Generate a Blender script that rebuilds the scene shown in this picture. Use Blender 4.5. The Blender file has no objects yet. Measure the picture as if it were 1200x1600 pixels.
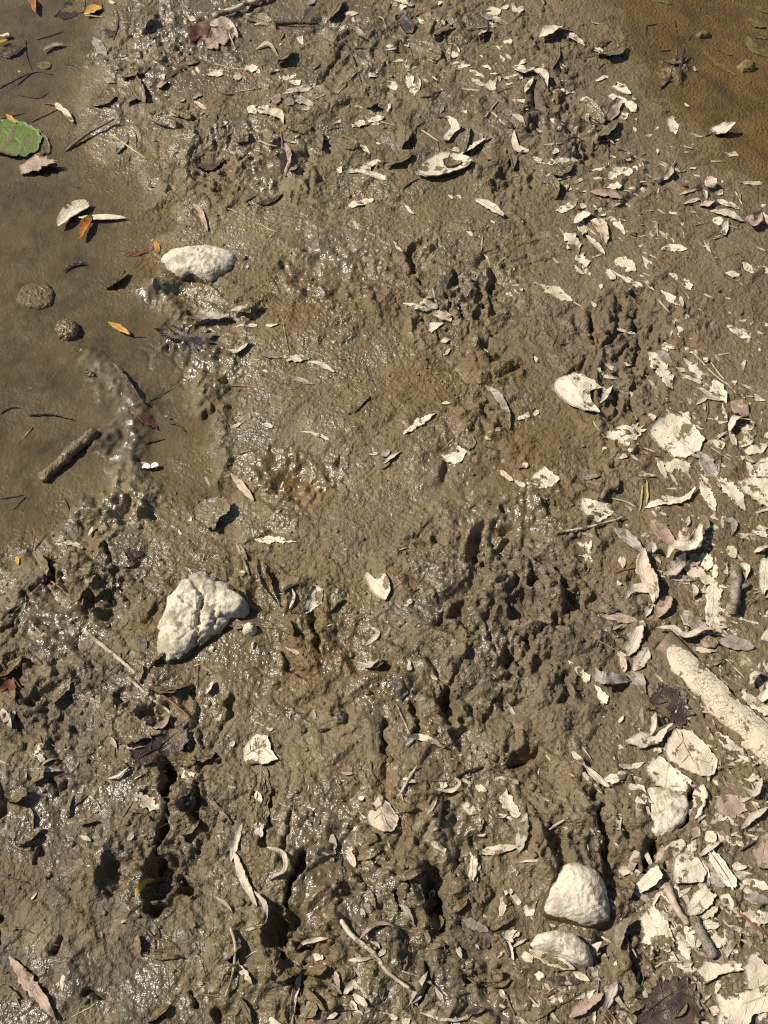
import bpy, math, random
import numpy as np
from mathutils import Vector

S = bpy.context.scene
C = S.collection
R = math.radians
rng = np.random.default_rng(7)
random.seed(7)

# ------------------------------------------------------------------ camera
CAM_H, PITCH, VF = 1.30, R(57.0), R(50.0)
cam = bpy.data.cameras.new('camera'); cam_o = bpy.data.objects.new('camera', cam); C.objects.link(cam_o)
cam.sensor_fit = 'VERTICAL'; cam.sensor_height = 24; cam.lens = 12 / math.tan(VF / 2)
cam.clip_start = 0.02; cam.clip_end = 300
cam_o.location = (0, 0, CAM_H); cam_o.rotation_euler = (math.pi / 2 - PITCH, 0, 0)
S.camera = cam_o
# ------------------------------------------------------------------ sky, sun, exposure
SUN_EL, SUN_AZ = R(47), R(-82)        # azimuth from +Y, negative = towards -X (left of the picture)
w = bpy.data.worlds.new('World'); S.world = w; w.use_nodes = True
nt = w.node_tree; bg = nt.nodes['Background']
sky = nt.nodes.new('ShaderNodeTexSky'); sky.sky_type = 'NISHITA'; sky.sun_disc = False
sky.sun_elevation = SUN_EL; sky.sun_rotation = SUN_AZ
nt.links.new(sky.outputs[0], bg.inputs[0]); bg.inputs[1].default_value = 0.062
sl = bpy.data.lights.new('sun', 'SUN'); sl.energy = 5.0; sl.angle = R(0.53); sl.color = (1, 0.95, 0.87)
so = bpy.data.objects.new('sun', sl); C.objects.link(so)
sd = Vector((math.sin(SUN_AZ) * math.cos(SUN_EL), math.cos(SUN_AZ) * math.cos(SUN_EL), math.sin(SUN_EL)))
so.rotation_euler = sd.to_track_quat('Z', 'Y').to_euler(); so.location = (-2, 1, 3)
vs = S.view_settings; vs.view_transform = 'Standard'; vs.look = 'None'; vs.gamma = 1; vs.use_curve_mapping = False
vs.exposure = 0.42
S.cycles.use_denoising = False; S.cycles.use_adaptive_sampling = False; S.cycles.filter_width = 1.25; S.cycles.sample_clamp_direct = 3.5; S.cycles.sample_clamp_indirect = 3
S.cycles.max_bounces = 4; S.cycles.diffuse_bounces = 2; S.cycles.glossy_bounces = 2; S.cycles.transparent_max_bounces = 8

# ------------------------------------------------------------------ pixels to directions
TT = math.tan(VF / 2)
FPX = 800 / TT
sP, cP = math.sin(PITCH), math.cos(PITCH)
def ray(px, py):
    X = (np.asarray(px, float) - 600) / 800 * TT; Y = (800 - np.asarray(py, float)) / 800 * TT
    return X, Y * sP + cP, Y * cP - sP
def plane(px, py, z=0.02):
    dx, dy, dz = ray(px, py); t = (z - CAM_H) / dz
    return dx * t, dy * t
def mpp(px, py):                       # metres per pixel at the ground there
    dx, dy, dz = ray(px, py)
    return -CAM_H / dz / FPX
def vsc(px, py):                       # foreshortening of the ground there
    dx, dy, dz = ray(px, py)
    return -dz / math.sqrt(dx * dx + dy * dy + dz * dz)

# ------------------------------------------------------------------ noise
_ang = np.random.default_rng(3).random(1024) * 2 * np.pi
GX, GY = np.cos(_ang).astype(np.float32), np.sin(_ang).astype(np.float32)
def _hash(xi, yi, s):
    h = (xi.astype(np.uint32) * np.uint32(374761393) + yi.astype(np.uint32) * np.uint32(668265263) + np.uint32(s * 97 + 13) * np.uint32(2246822519))
    h = (h ^ (h >> np.uint32(13))) * np.uint32(1274126177)
    return h ^ (h >> np.uint32(16))
def perlin(x, y, s=0):
    x = np.asarray(x, np.float64); y = np.asarray(y, np.float64)
    x0 = np.floor(x); y0 = np.floor(y); fx = (x - x0).astype(np.float32); fy = (y - y0).astype(np.float32)
    xi = x0.astype(np.int64); yi = y0.astype(np.int64)
    u = fx * fx * fx * (fx * (fx * 6 - 15) + 10); v = fy * fy * fy * (fy * (fy * 6 - 15) + 10)
    def g(a, b):
        k = _hash((xi + a), (yi + b), s) & np.uint32(1023)
        return GX[k] * (fx - a) + GY[k] * (fy - b)
    a = g(0, 0); b = g(1, 0); c = g(0, 1); d = g(1, 1)
    a = a + u * (b - a); c = c + u * (d - c)
    return (a + v * (c - a)) * 1.5
def fbm(x, y, s=0, o=3):
    r = 0; a = 1
    for i in range(o):
        r = r + a * perlin(x * 2 ** i + i * 17.3, y * 2 ** i - i * 9.1, s + i); a *= 0.5
    return r
def worley(x, y, s=0):
    xi = np.floor(x).astype(np.int64); yi = np.floor(y).astype(np.int64)
    best = np.full(np.shape(x), 9.0, np.float32)
    for a in (-1, 0, 1):
        for b in (-1, 0, 1):
            h = _hash(xi + a, yi + b, s)
            jx = (h & np.uint32(0xffff)).astype(np.float32) / 65535; jy = (h >> np.uint32(16)).astype(np.float32) / 65535
            best = np.minimum(best, (xi + a + jx - x) ** 2 + (yi + b + jy - y) ** 2)
    return np.sqrt(best).astype(np.float32)
def sstep(a, b, x):
    t = np.clip((x - a) / (b - a), 0, 1); return t * t * (3 - 2 * t)

# ------------------------------------------------------------------ ground height field (graded grid, fine in the middle)
def axis(lo, hi, st, far, g=1.13):
    a = [lo]
    while a[-1] < hi: a.append(a[-1] + st(a[-1]))
    d = st(lo); b = []; x = lo
    while x > lo - far: d *= g; x -= d; b.append(x)
    d = st(a[-1]); c = []; x = a[-1]
    while x < hi + far: d *= g; x += d; c.append(x)
    return np.array(b[::-1] + a + c)
xs = axis(-0.95, 0.95, lambda x: 0.0018 + 0.0014 * max(0, min(1, (abs(x) - 0.40) / 0.45)), 60)
ys = axis(0.08, 2.25, lambda y: 0.0018 + 0.0013 * max(0, min(1, (y - 0.4) / 1.6)), 60)
NX, NY = len(xs), len(ys)
X, Y = np.meshgrid(xs, ys)
stepx = np.gradient(xs)[None, :]; stepy = np.gradient(ys)[:, None]
STEP = np.maximum(stepx, stepy)
def fade(lam): return np.clip((0.42 * lam / STEP) - 0.4, 0, 1)

wx = X + 0.018 * fbm(X / 0.07, Y / 0.07, 50, 2); wy = Y + 0.018 * fbm(X / 0.07 + 40, Y / 0.07, 51, 2)

def sdf(poly):                         # signed distance to a pixel polygon laid on the ground, + outside
    gx, gy = plane([p[0] for p in poly], [p[1] for p in poly], 0.0)
    d = np.full(X.shape, 1e9); ins = np.zeros(X.shape, bool)
    n = len(gx)
    for i in range(n):
        ax, ay, bx, by = gx[i], gy[i], gx[(i + 1) % n], gy[(i + 1) % n]
        ex, ey = bx - ax, by - ay; L = ex * ex + ey * ey
        t = np.clip(((wx - ax) * ex + (wy - ay) * ey) / L, 0, 1)
        d = np.minimum(d, (wx - ax - t * ex) ** 2 + (wy - ay - t * ey) ** 2)
        c = ((ay > wy) != (by > wy)) & (wx < (bx - ax) * (wy - ay) / (by - ay + 1e-12) + ax)
        ins ^= c
    d = np.sqrt(d); return np.where(ins, -d, d)
POOL_L = [(-900, -150), (150, -150), (165, 40), (140, 130), (118, 215), (165, 250), (215, 285), (258, 340), (228, 400), (232, 440), (272, 470), (292, 510), (300, 560),
          (330, 620), (346, 690), (340, 755), (296, 790), (240, 778), (190, 765), (140, 800), (60, 850), (-20, 885), (-900, 1000)]
POOL_R = [(935, -150), (950, -20), (985, 90), (1050, 165), (1130, 240), (1220, 300), (2300, 560), (2600, -150)]
sL, sR = sdf(POOL_L), sdf(POOL_R)
pool = np.maximum(sstep(0.01, -0.03, sL), sstep(0.05, -0.03, sR))
def blobs(lst):                        # soft masks: (x, y, rx, ry, amount) in pixels
    m = np.zeros(X.shape)
    for x, y, rx, ry, a in lst:
        cx, cy = plane(x, y); k = mpp(x, y); kv = k / vsc(x, y)
        m = np.maximum(m, a * np.exp(-(((wx - cx) / (rx * k)) ** 2 + ((wy - cy) / (ry * kv)) ** 2) ** 1.3))
    return m
churn = blobs([(800, 960, 190, 150, 1), (720, 1090, 110, 120, .8), (860, 870, 110, 110, .8), (740, 470, 110, 80, .9), (960, 560, 90, 110, .7), (870, 200, 100, 70, .9),
               (300, 1250, 110, 140, .8), (600, 1330, 160, 150, .8), (660, 1420, 130, 130, .9), (130, 920, 110, 90, .8), (90, 1100, 150, 120, .7), (850, 1270, 90, 110, .8),
               (480, 950, 70, 140, .5), (760, 580, 80, 50, .6), (740, 670, 70, 60, .5), (330, 260, 70, 70, .7), (470, 1480, 190, 110, .8), (660, 60, 200, 70, .6),
               (240, 60, 90, 60, .7), (560, 200, 200, 70, .5), (940, 1520, 120, 90, .6), (280, 520, 60, 80, .5), (180, 790, 90, 50, .4), (1000, 320, 150, 60, .3)])
wetm = blobs([(800, 810, 60, 60, 1), (500, 400, 60, 60, .8), (530, 1350, 80, 90, .9), (700, 1300, 50, 60, .9), (770, 1550, 60, 50, .9), (510, 20, 50, 30, .8), (890, 190, 50, 40, .9),
              (90, 960, 90, 70, .9), (720, 740, 80, 40, .8), (290, 560, 60, 90, .9), (200, 640, 80, 90, 1), (450, 730, 70, 50, .9), (170, 780, 90, 30, 1), (250, 430, 60, 40, .8),
              (230, 150, 70, 90, .6), (420, 240, 50, 50, .8), (300, 30, 130, 50, .6), (690, 1110, 110, 40, .7), (760, 960, 70, 60, .4), (100, 1250, 120, 60, .5), (200, 1560, 180, 60, .25), (560, 1130, 160, 100, .45), (350, 1090, 90, 90, .6)])
olive = blobs([(840, 700, 130, 90, 1), (700, 600, 150, 70, .8), (480, 470, 120, 60, .7), (440, 740, 70, 50, .8), (1120, 900, 130, 120, .6), (1060, 780, 90, 60, .5), (350, 960, 160, 120, .4), (500, 1000, 110, 110, .4),
               (230, 400, 60, 40, .8), (10, 780, 70, 80, .8), (20, 590, 50, 60, .9), (80, 460, 110, 90, .4), (20, 370, 70, 60, .6), (60, 680, 80, 60, .6)])
flatm = blobs([(150, 1500, 200, 110, .95), (560, 650, 220, 110, .7), (420, 350, 130, 60, .5), (560, 1130, 150, 100, .35), (1080, 480, 120, 160, .5), (420, 620, 120, 80, .6)])
amber = sstep(0.12, -0.12, sR + 0.03 * perlin(X / 0.08, Y / 0.08, 61))
damp = np.clip(blobs([(130, 1460, 260, 190, 1.2), (60, 1100, 200, 180, 1.0), (300, 60, 160, 70, .7), (880, 180, 120, 80, .9), (640, 1490, 240, 130, .8), (800, 970, 190, 150, .8), (470, 690, 90, 50, .6), (960, 560, 80, 90, .8), (260, 520, 70, 50, .8), (700, 480, 120, 70, .5), (320, 1300, 140, 150, .7), (60, 900, 130, 90, .7), (620, 200, 160, 40, .5), (930, 1330, 90, 110, .6), (560, 40, 200, 50, .5)]) * (0.7 + 0.9 * perlin(X / 0.05, Y / 0.05, 62)), 0, 1)
# base relief
h = np.where(sL > 0, 0.012, 0.0065) * np.tanh(sL / 0.07)
hR = 0.016 * np.tanh(sR / 0.16) - 0.03 * sstep(0.0, -0.35, sR)
h = np.minimum(h, hR) + 0.008 * sstep(0.0, 0.3, np.minimum(sL, sR)) * (1 - pool)
h = h + 0.016 * sstep(1.0, 0.35, Y) * (1 - pool) * sstep(0, 0.08, sL)
bank = 1 - pool
h = h + 0.005 * fbm(X / 0.34, Y / 0.34, 1, 2) * (0.4 + 0.6 * bank)
h = h + fbm(wx / 0.085, wy / 0.085, 5, 3) * (0.0046 + 0.0045 * churn) * (0.25 + 0.75 * bank) * fade(0.06)
rid = 1 - np.abs(perlin(wx / 0.055, wy / 0.06, 9)) * 2.2
rid2 = 1 - np.abs(perlin(wx / 0.026 + 3, wy / 0.03, 10)) * 2.2
h = h - 0.006 * churn * sstep(0.6, 1.0, rid) * fade(0.05) - 0.0022 * churn * sstep(0.5, 1.0, rid2) * fade(0.025)
# streaks where something was dragged through the mud
ua = X * 0.80 - Y * 0.60; va = X * 0.60 + Y * 0.80
h = h + 0.0016 * perlin(ua / 0.07, va / 0.007, 21) * sstep(-0.1, 0.5, perlin(X / 0.16, Y / 0.16, 22)) * bank * fade(0.008)
# grains and crumbs
gm = np.clip(0.50 + 0.9 * perlin(X / 0.11, Y / 0.11, 30) + 0.30 * churn - 0.85 * wetm, 0.06, 1.1) * (1 - 0.6 * flatm) * (0.5 + 0.5 * bank) * (0.4 + 0.65 * sstep(0.0, 0.10, sL) * sstep(0.0, 0.16, sR))
cr = sstep(0.05, 0.45, perlin(X / 0.045, Y / 0.05, 31))
h = h + gm * fade(0.012) * 0.0030 * (0.5 - 1.2 * worley(wx / 0.0135, wy / 0.0145, 32) ** 2) * (0.15 + 1.25 * cr)
h = h + gm * fade(0.006) * 0.0024 * (0.5 - 1.2 * worley(X / 0.0068, Y / 0.0076, 33) ** 2)
h = h + fade(0.008) * (0.0009 + 0.0006 * churn) * (0.2 + 0.8 * bank) * fbm(X / 0.011, Y / 0.011, 35, 2)

h = h + wetm * fade(0.03) * 0.0045 * fbm(wx / 0.028, wy / 0.03, 36, 2) * bank
# shingled, torn skin of the mud
sk = perlin(wx / 0.03, wy / 0.022, 37); h = h + 0.0029 * (sstep(0.02, 0.08, sk) + sstep(0.30, 0.36, sk)) * sstep(0.0, 0.3, perlin(X / 0.13 + 5, Y / 0.13, 38) + 0.5 * churn) * bank * (1 - 0.8 * flatm) * fade(0.02)
wn3 = fbm(X / 0.009, Y / 0.009, 42, 2)
wn1 = fbm(X / 0.022, Y / 0.022, 40, 2); wn2 = fbm(X / 0.022 + 31, Y / 0.022, 41, 2)
def win(cx, cy, r):
    i0, i1 = np.searchsorted(xs, [cx - r, cx + r]); j0, j1 = np.searchsorted(ys, [cy - r, cy + r])
    return slice(max(j0, 0), j1), slice(max(i0, 0), i1)
def dent(x, y, rx, ry, ang, depth, rim=0.0, flat=1.1, jag=0.45):
    if depth > 0: depth *= 0.60; rx = max(rx, 0.72 * ry) if ry < 28 else rx
    cx, cy = plane(x, y); k = mpp(x, y); kv = k / vsc(x, y); rr = max(rx * k, ry * kv) * 2.2
    W = win(cx, cy, rr)
    ax = R(ang); dx = (X[W] - cx) / k; dy = -(Y[W] - cy) / kv
    if depth > 0: dx = np.where(dx < 0, dx * 1.35, dx * 0.62)   # steep on one side, a slumped slope on the other
    wp = min(rx, ry, 13); dx = dx + wp * (0.95 * wn1[W] + 0.20 * wn3[W]); dy = dy + wp * (0.95 * wn2[W] - 0.20 * wn3[W])
    a = dx * math.cos(ax) + dy * math.sin(ax); b = -dx * math.sin(ax) + dy * math.cos(ax)
    d = np.sqrt((a / rx) ** 2 + (b / ry) ** 2) * (1 + jag * wn1[W])
    h[W] = h[W] - depth * np.exp(-d ** (2 * flat) * 0.9) * (1 + 0.12 * wn3[W]) + rim * np.exp(-((d - 1.4) / 0.35) ** 2) * (1 + 1.2 * wn2[W])
def crack(pts, wpx, depth, jag=0.9):   # a groove (depth > 0) or a ridge (depth < 0) along pixel points
    if depth > 0: depth *= 0.7
    q = spline([(a, b) for a, b in pts], 6 * len(pts)); gx, gy = plane(q[:, 0], q[:, 1])
    k = mpp(*pts[len(pts) // 2]); wm = wpx * k
    cx, cy = gx.mean(), gy.mean(); r = max(np.hypot(gx - cx, gy - cy)) + wm * 3
    W = win(cx, cy, r); d = np.full(X[W].shape, 9.0)
    qx, qy = X[W] + 0.006 * jag * wn1[W] + 0.002 * wn3[W], Y[W] + 0.006 * jag * wn2[W] + 0.002 * wn3[W]
    for i in range(len(gx) - 1):
        ex, ey = gx[i + 1] - gx[i], gy[i + 1] - gy[i]; L = ex * ex + ey * ey + 1e-12
        t = np.clip(((qx - gx[i]) * ex + (qy - gy[i]) * ey) / L, 0, 1)
        taper = np.clip(0.75 + 0.9 * wn2[W], 0.3, 1.4) if depth > 0 else 1.0
        d = np.minimum(d, np.hypot(qx - gx[i] - t * ex, qy - gy[i] - t * ey) / taper)
    h[W] = h[W] - depth * np.exp(-(d / wm) ** 4 if depth > 0 else -(d / (1.25 * wm)) ** 2) * (1 + 0.35 * wn2[W])
def spline(pts, n):
    P = np.array(pts, float)
    if len(P) == 2: return P[0] + (P[1] - P[0]) * np.linspace(0, 1, n)[:, None]
    Q = np.vstack([2 * P[0] - P[1], P, 2 * P[-1] - P[-2]]); out = []
    seg = np.hypot(*np.diff(P, axis=0).T); acc = np.concatenate([[0], np.cumsum(seg)]) ; acc /= acc[-1]
    for u in np.linspace(0, 1, n):
        i = min(np.searchsorted(acc, u, 'right') - 1, len(P) - 2); t = (u - acc[i]) / max(acc[i + 1] - acc[i], 1e-9)
        p0, p1, p2, p3 = Q[i], Q[i + 1], Q[i + 2], Q[i + 3]
        out.append(0.5 * (2 * p1 + (p2 - p0) * t + (2 * p0 - 5 * p1 + 4 * p2 - p3) * t * t + (3 * p1 - p0 - 3 * p2 + p3) * t ** 3))
    return np.array(out)

# hoof and foot prints, puddle hollows: x, y, rx, ry, angle, depth, rim
for a in [(322, 243, 30, 24, 0, .016, .004), (343, 294, 12, 7, 0, .012, .002), (500, 425, 60, 30, 10, .016, .002), (445, 740, 45, 26, 10, .020, .003), (900, 205, 28, 16, 30, .020, .004),
          (866, 124, 22, 9, 0, .010, .002), (505, 34, 16, 9, 0, .014, 0), (480, 248, 14, 11, 0, .014, 0), (650, 400, 9, 20, 10, .030, .003), (868, 158, 22, 12, 20, .024, .003), (840, 201, 16, 12, 0, .022, .003),
          (910, 240, 22, 9, 5, .026, .002), (910, 224, 12, 8, 0, .018, .002), (788, 285, 22, 14, -30, .020, .003), (690, 52, 18, 10, -20, .018, .003), (757, 57, 14, 6, 0, .014, 0),
          (970, 492, 8, 22, 15, .036, .003), (892, 300, 14, 6, 0, .014, 0), (770, 450, 10, 30, 10, .022, .003), (725, 478, 9, 16, 30, .020, .002), (655, 505, 10, 16, 20, .020, .004),
          (745, 845, 12, 34, 28, .034, .004), (778, 850, 7, 20, 5, .024, .002), (808, 820, 26, 40, 10, .016, .002), (834, 905, 10, 16, 10, .034, .003), (715, 962, 16, 14, 0, .030, .004),
          (732, 988, 10, 8, 0, .026, .002), (807, 950, 9, 24, -12, .036, .003), (892, 935, 11, 24, 0, .034, .003), (870, 975, 10, 14, 30, .024, .002), (798, 1033, 8, 22, 30, .030, .003), (842, 1037, 10, 16, 20, .022, .003),
          (695, 1110, 16, 15, 0, .032, .004), (717, 1153, 16, 14, 0, .028, .004), (815, 1185, 26, 9, -30, .024, .003), (680, 850, 8, 9, 0, .012, .003), (600, 1050, 12, 10, 0, .016, 0),
          (250, 1370, 20, 38, 12, .062, .006), (275, 1390, 12, 10, 0, .028, 0), (268, 1215, 12, 22, -5, .040, .003), (435, 1458, 22, 30, 12, .062, .004), (672, 1395, 11, 36, -8, .040, .005), (678, 1440, 12, 22, -20, .024, .002),
          (178, 1368, 12, 26, 18, .026, .004), (345, 1590, 14, 8, 0, .020, .002), (152, 930, 16, 26, 20, .034, .004), (235, 1123, 18, 12, 0, .030, .003), (192, 1097, 10, 14, -40, .016, .004), (740, 1322, 9, 14, 0, .018, .002),
          (868, 1322, 12, 24, 10, .030, .004), (950, 1360, 11, 34, -14, .034, .003), (1010, 1345, 8, 20, 15, .026, .002), (995, 1510, 12, 22, -20, .024, .003), (940, 1475, 10, 24, 0, .022, 0), (405, 930, 14, 26, -10, .018, .002),
          (735, 1530, 14, 10, 0, .024, .003), (480, 1480, 24, 8, -8, .018, .002), (840, 60, 30, 18, 10, .008, .002), (20, 1060, 8, 26, -20, .020, .003), (950, 620, 16, 60, 10, .010, .004), (530, 1120, 14, 10, 0, .008, .003), (1003, 520, 40, 36, 0, .012, .003), (430, 290, 24, 8, 0, .008, .003),
          (700, 1290, 26, 34, 0, .012, .002), (530, 1345, 40, 44, 0, .014, .003), (775, 1550, 30, 30, 0, .012, .003)]:
    dent(*a)
# mounds and clods standing up (negative depth)
for a in [(655, 498, 18, 28, 15, -.010), (745, 455, 22, 34, 10, -.010), (760, 575, 34, 18, 10, -.012), (738, 655, 26, 20, 10, -.014), (718, 648, 10, 8, 0, -.010), (470, 285, 26, 20, 0, -.010),
          (285, 60, 42, 16, 5, -.012), (745, 990, 30, 34, 0, -.008), (850, 1000, 40, 22, 10, -.009), (780, 905, 36, 22, -30, -.009), (870, 905, 26, 40, 0, -.010), (650, 1395, 26, 36, 10, -.018), (620, 1375, 30, 18, -40, -.010),
          (288, 1255, 22, 40, 0, -.022), (110, 885, 36, 24, -20, -.012), (50, 895, 34, 30, 0, -.012), (145, 1365, 30, 24, 0, -.010), (200, 1150, 60, 34, 20, -.008), (60, 1100, 50, 34, -30, -.008), (160, 790, 40, 20, 0, -.020),
          (123, 795, 14, 8, 0, -.012), (330, 590, 24, 26, 0, -.010), (310, 620, 14, 14, 0, -.010), (835, 1330, 26, 36, 0, -.014), (975, 1275, 44, 44, 0, -.014), (975, 1500, 20, 30, 0, -.014), (345, 1500, 30, 40, 0, -.010), (480, 980, 26, 60, -15, -.008),
          (627, 1075, 12, 16, -20, -.008), (765, 700, 50, 20, 0, -.006), (690, 1000, 60, 30, 20, -.006), (1058, 97, 18, 8, 0, -.012), (870, 1110, 40, 40, 0, -.008), (900, 1250, 24, 40, 0, -.012), (930, 300, 50, 24, 0, -.006), (90, 1460, 60, 40, 0, -.008), (560, 1500, 60, 40, 20, -.010), (640, 1530, 60, 50, 0, -.008), (430, 1530, 40, 30, 0, -.012)]:
    dent(*a, 0.0, 1.4, 0.5)
# cracks and torn edges
for pts, wp, dp in [([(785, 5), (700, 20)], 2, .004), ([(640, 385), (645, 420), (655, 440)], 5, .012), ([(712, 430), (716, 470), (728, 500)], 5, .014), ([(748, 445), (752, 480), (745, 495)], 6, .014), ([(925, 490), (925, 520), (928, 540)], 4, .012),
                    ([(935, 550), (950, 535), (960, 522)], 4, .012), ([(960, 560), (975, 545), (985, 530)], 4, .012), ([(990, 570), (998, 545), (1003, 525)], 5, .014), ([(960, 600), (965, 630), (955, 655)], 5, .012), ([(995, 590), (985, 625), (1000, 650)], 4, .010), ([(890, 590), (905, 575), (912, 560)], 5, .012),
                    ([(755, 880), (790, 900), (785, 915)], 6, .014), ([(840, 880), (870, 890), (888, 920)], 7, .018), ([(725, 1035), (700, 1080), (690, 1105)], 4, .010), ([(800, 985), (830, 1010), (845, 990), (880, 975)], 5, .014), ([(815, 1100), (790, 1110), (785, 1080)], 4, .010),
                    ([(760, 1130), (775, 1100), (800, 1090)], 4, .012), ([(880, 1060), (882, 1090), (865, 1115)], 4, .012), ([(600, 1130), (600, 1175), (612, 1190)], 4, .014), ([(645, 1105), (650, 1140), (658, 1160)], 6, .020), ([(490, 960), (492, 1000), (500, 1030)], 5, .014), ([(440, 1030), (460, 1050), (490, 1065)], 5, .012),
                    ([(262, 1190), (265, 1240), (258, 1300), (250, 1340)], 7, .036), ([(476, 1335), (458, 1385), (445, 1420)], 6, .036), ([(308, 1235), (312, 1280), (302, 1315)], 5, .018), ([(365, 1095), (360, 1120), (348, 1145)], 4, .014), ([(305, 1080), (310, 1120), (320, 1170), (345, 1195)], 3, .010),
                    ([(420, 1230), (424, 1280), (412, 1320)], 4, .016), ([(440, 1330), (452, 1290), (458, 1270)], 4, .012), ([(585, 1345), (620, 1370), (640, 1400)], 5, .014), ([(660, 1370), (690, 1420)], 6, .018), ([(560, 1330), (566, 1380), (552, 1400)], 4, .010),
                    ([(105, 1470), (95, 1490)], 4, .014), ([(3, 1440), (4, 1470)], 6, .018), ([(60, 1355), (70, 1330)], 4, .014), ([(85, 1225), (100, 1245), (110, 1230)], 4, .012), ([(5, 1230), (15, 1260), (8, 1280)], 6, .016), ([(30, 955), (15, 985)], 4, .012), ([(70, 870), (80, 900), (60, 918)], 5, .018), ([(15, 955), (38, 945), (40, 925)], 4, .014), ([(32, 965), (30, 985), (22, 995)], 3, .012),
                    ([(160, 850), (178, 890), (172, 930)], 6, .016), ([(1020, 1310), (1040, 1300), (1072, 1278), (1078, 1245)], 6, .026), ([(1003, 1365), (1010, 1340), (1022, 1315)], 6, .026), ([(930, 1240), (935, 1290), (950, 1330)], 6, .016), ([(965, 1285), (978, 1310), (980, 1330)], 4, .010),
                    ([(1085, 1110), (1140, 1160), (1180, 1200)], 3, .006), ([(1060, 1010), (1100, 1060), (1150, 1120), (1205, 1165)], 6, .014), ([(665, 1510), (672, 1540), (660, 1560)], 4, .014), ([(480, 1510), (470, 1540), (465, 1580)], 5, .016), ([(300, 1555), (315, 1580)], 4, .014), ([(150, 1550), (168, 1562)], 4, .012), ([(980, 1470), (985, 1500)], 5, .012),
                    ([(840, 1175), (800, 1200)], 5, .014), ([(170, 1075), (195, 1105)], 3, .006), ([(60, 1010), (110, 1080), (200, 1150)], 3, .004), ([(700, 460), (705, 500)], 4, .010), ([(500, 130), (520, 100), (540, 70)], 4, .008), ([(820, 230), (800, 250), (790, 275)], 4, .010), ([(990, 1060), (960, 1080)], 4, .008)]:
    crack(pts, wp, dp)
# mud ridges and little islands standing out of the pool
for pts, wp, dp in [([(133, 545), (155, 562), (182, 590), (210, 622)], 17, -.011), ([(150, 672), (185, 648), (205, 668), (196, 705), (205, 740), (228, 765)], 16, -.011), ([(240, 440), (262, 462), (290, 490)], 10, -.012), ([(290, 500), (300, 560), (330, 600), (345, 660), (340, 740)], 10, -.007), ([(225, 440), (250, 436), (265, 440)], 9, -.012), ([(260, 525), (300, 530), (330, 545)], 10, -.012),
                    ([(30, 960), (90, 1005), (160, 1050)], 8, -.005), ([(415, 755), (450, 710), (490, 725)], 8, -.006), ([(470, 400), (500, 395), (535, 405)], 8, -.006)]:
    crack(pts, wp, dp, 1.6)

H = h.astype(np.float64)
def blur(a, n):
    for _ in range(n):
        p = np.pad(a, 1, mode='edge'); a = (p[:-2, 1:-1] + p[1:-1, 1:-1] * 2 + p[2:, 1:-1]) / 4
        p = np.pad(a, 1, mode='edge'); a = (p[1:-1, :-2] + p[1:-1, 1:-1] * 2 + p[1:-1, 2:]) / 4
    return a
HS = blur(H, 10)                       # smoothed: what a leaf lies on
def sample(A, x, y):
    fi = np.interp(x, xs, np.arange(NX)); fj = np.interp(y, ys, np.arange(NY))
    i = np.clip(fi.astype(int), 0, NX - 2); j = np.clip(fj.astype(int), 0, NY - 2); u = fi - i; v = fj - j
    return (A[j, i] * (1 - u) + A[j, i + 1] * u) * (1 - v) + (A[j + 1, i] * (1 - u) + A[j + 1, i + 1] * u) * v
def ground(px, py, dz=0.0):            # pixel -> point of the ground it looks at
    px = np.asarray(px, float); py = np.asarray(py, float); dx, dy, dzr = ray(px, py)
    z = np.full(px.shape, 0.02)
    for _ in range(5):
        t = (z - CAM_H) / dzr; z = 0.5 * z + 0.5 * (sample(HS, dx * t, dy * t) + dz)
    t = (z - CAM_H) / dzr
    return dx * t, dy * t

# ------------------------------------------------------------------ material helpers
def mat(name):
    m = bpy.data.materials.new(name); m.use_nodes = True; t = m.node_tree
    return m, t, t.nodes['Principled BSDF']
def N(t, typ, **kw):
    n = t.nodes.new(typ)
    for k, v in kw.items(): setattr(n, k, v)
    return n
def noise(t, vec, scale, det=4, rough=0.6, dist=0.0):
    n = N(t, 'ShaderNodeTexNoise'); n.inputs['Scale'].default_value = scale; n.inputs['Detail'].default_value = det
    n.inputs['Roughness'].default_value = rough; n.inputs['Distortion'].default_value = dist
    t.links.new(vec, n.inputs['Vector']); return n.outputs['Fac']
def ramp(t, fac, lo, hi, a=0.0, b=1.0):
    n = N(t, 'ShaderNodeMapRange'); n.interpolation_type = 'SMOOTHSTEP'
    for k, v in zip(('From Min', 'From Max', 'To Min', 'To Max'), (lo, hi, a, b)): n.inputs[k].default_value = v
    t.links.new(fac, n.inputs['Value']); return n.outputs['Result']
def mixc(t, fac, a, b):
    n = N(t, 'ShaderNodeMix', data_type='RGBA')
    for s, v in ((6, a), (7, b)):
        if isinstance(v, tuple): n.inputs[s].default_value = (*v, 1)
        else: t.links.new(v, n.inputs[s])
    if isinstance(fac, float): n.inputs[0].default_value = fac
    else: t.links.new(fac, n.inputs[0])
    return n.outputs[2]
def mth(t, op, a, b=None, clamp=False):
    n = N(t, 'ShaderNodeMath', operation=op); n.use_clamp = clamp
    for i, v in enumerate((a, b)):
        if v is None: continue
        if isinstance(v, (int, float)): n.inputs[i].default_value = v
        else: t.links.new(v, n.inputs[i])
    return n.outputs[0]
def attr(t, name):
    n = N(t, 'ShaderNodeAttribute'); n.attribute_name = name; return n.outputs['Fac']
def bump(t, bsdf, hgt, dist, strength=1.0, prev=None):
    n = N(t, 'ShaderNodeBump'); n.inputs['Distance'].default_value = dist; n.inputs['Strength'].default_value = strength
    t.links.new(hgt, n.inputs['Height'])
    if prev is not None: t.links.new(prev, n.inputs['Normal'])
    t.links.new(n.outputs[0], bsdf.inputs['Normal']); return n.outputs[0]

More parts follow.
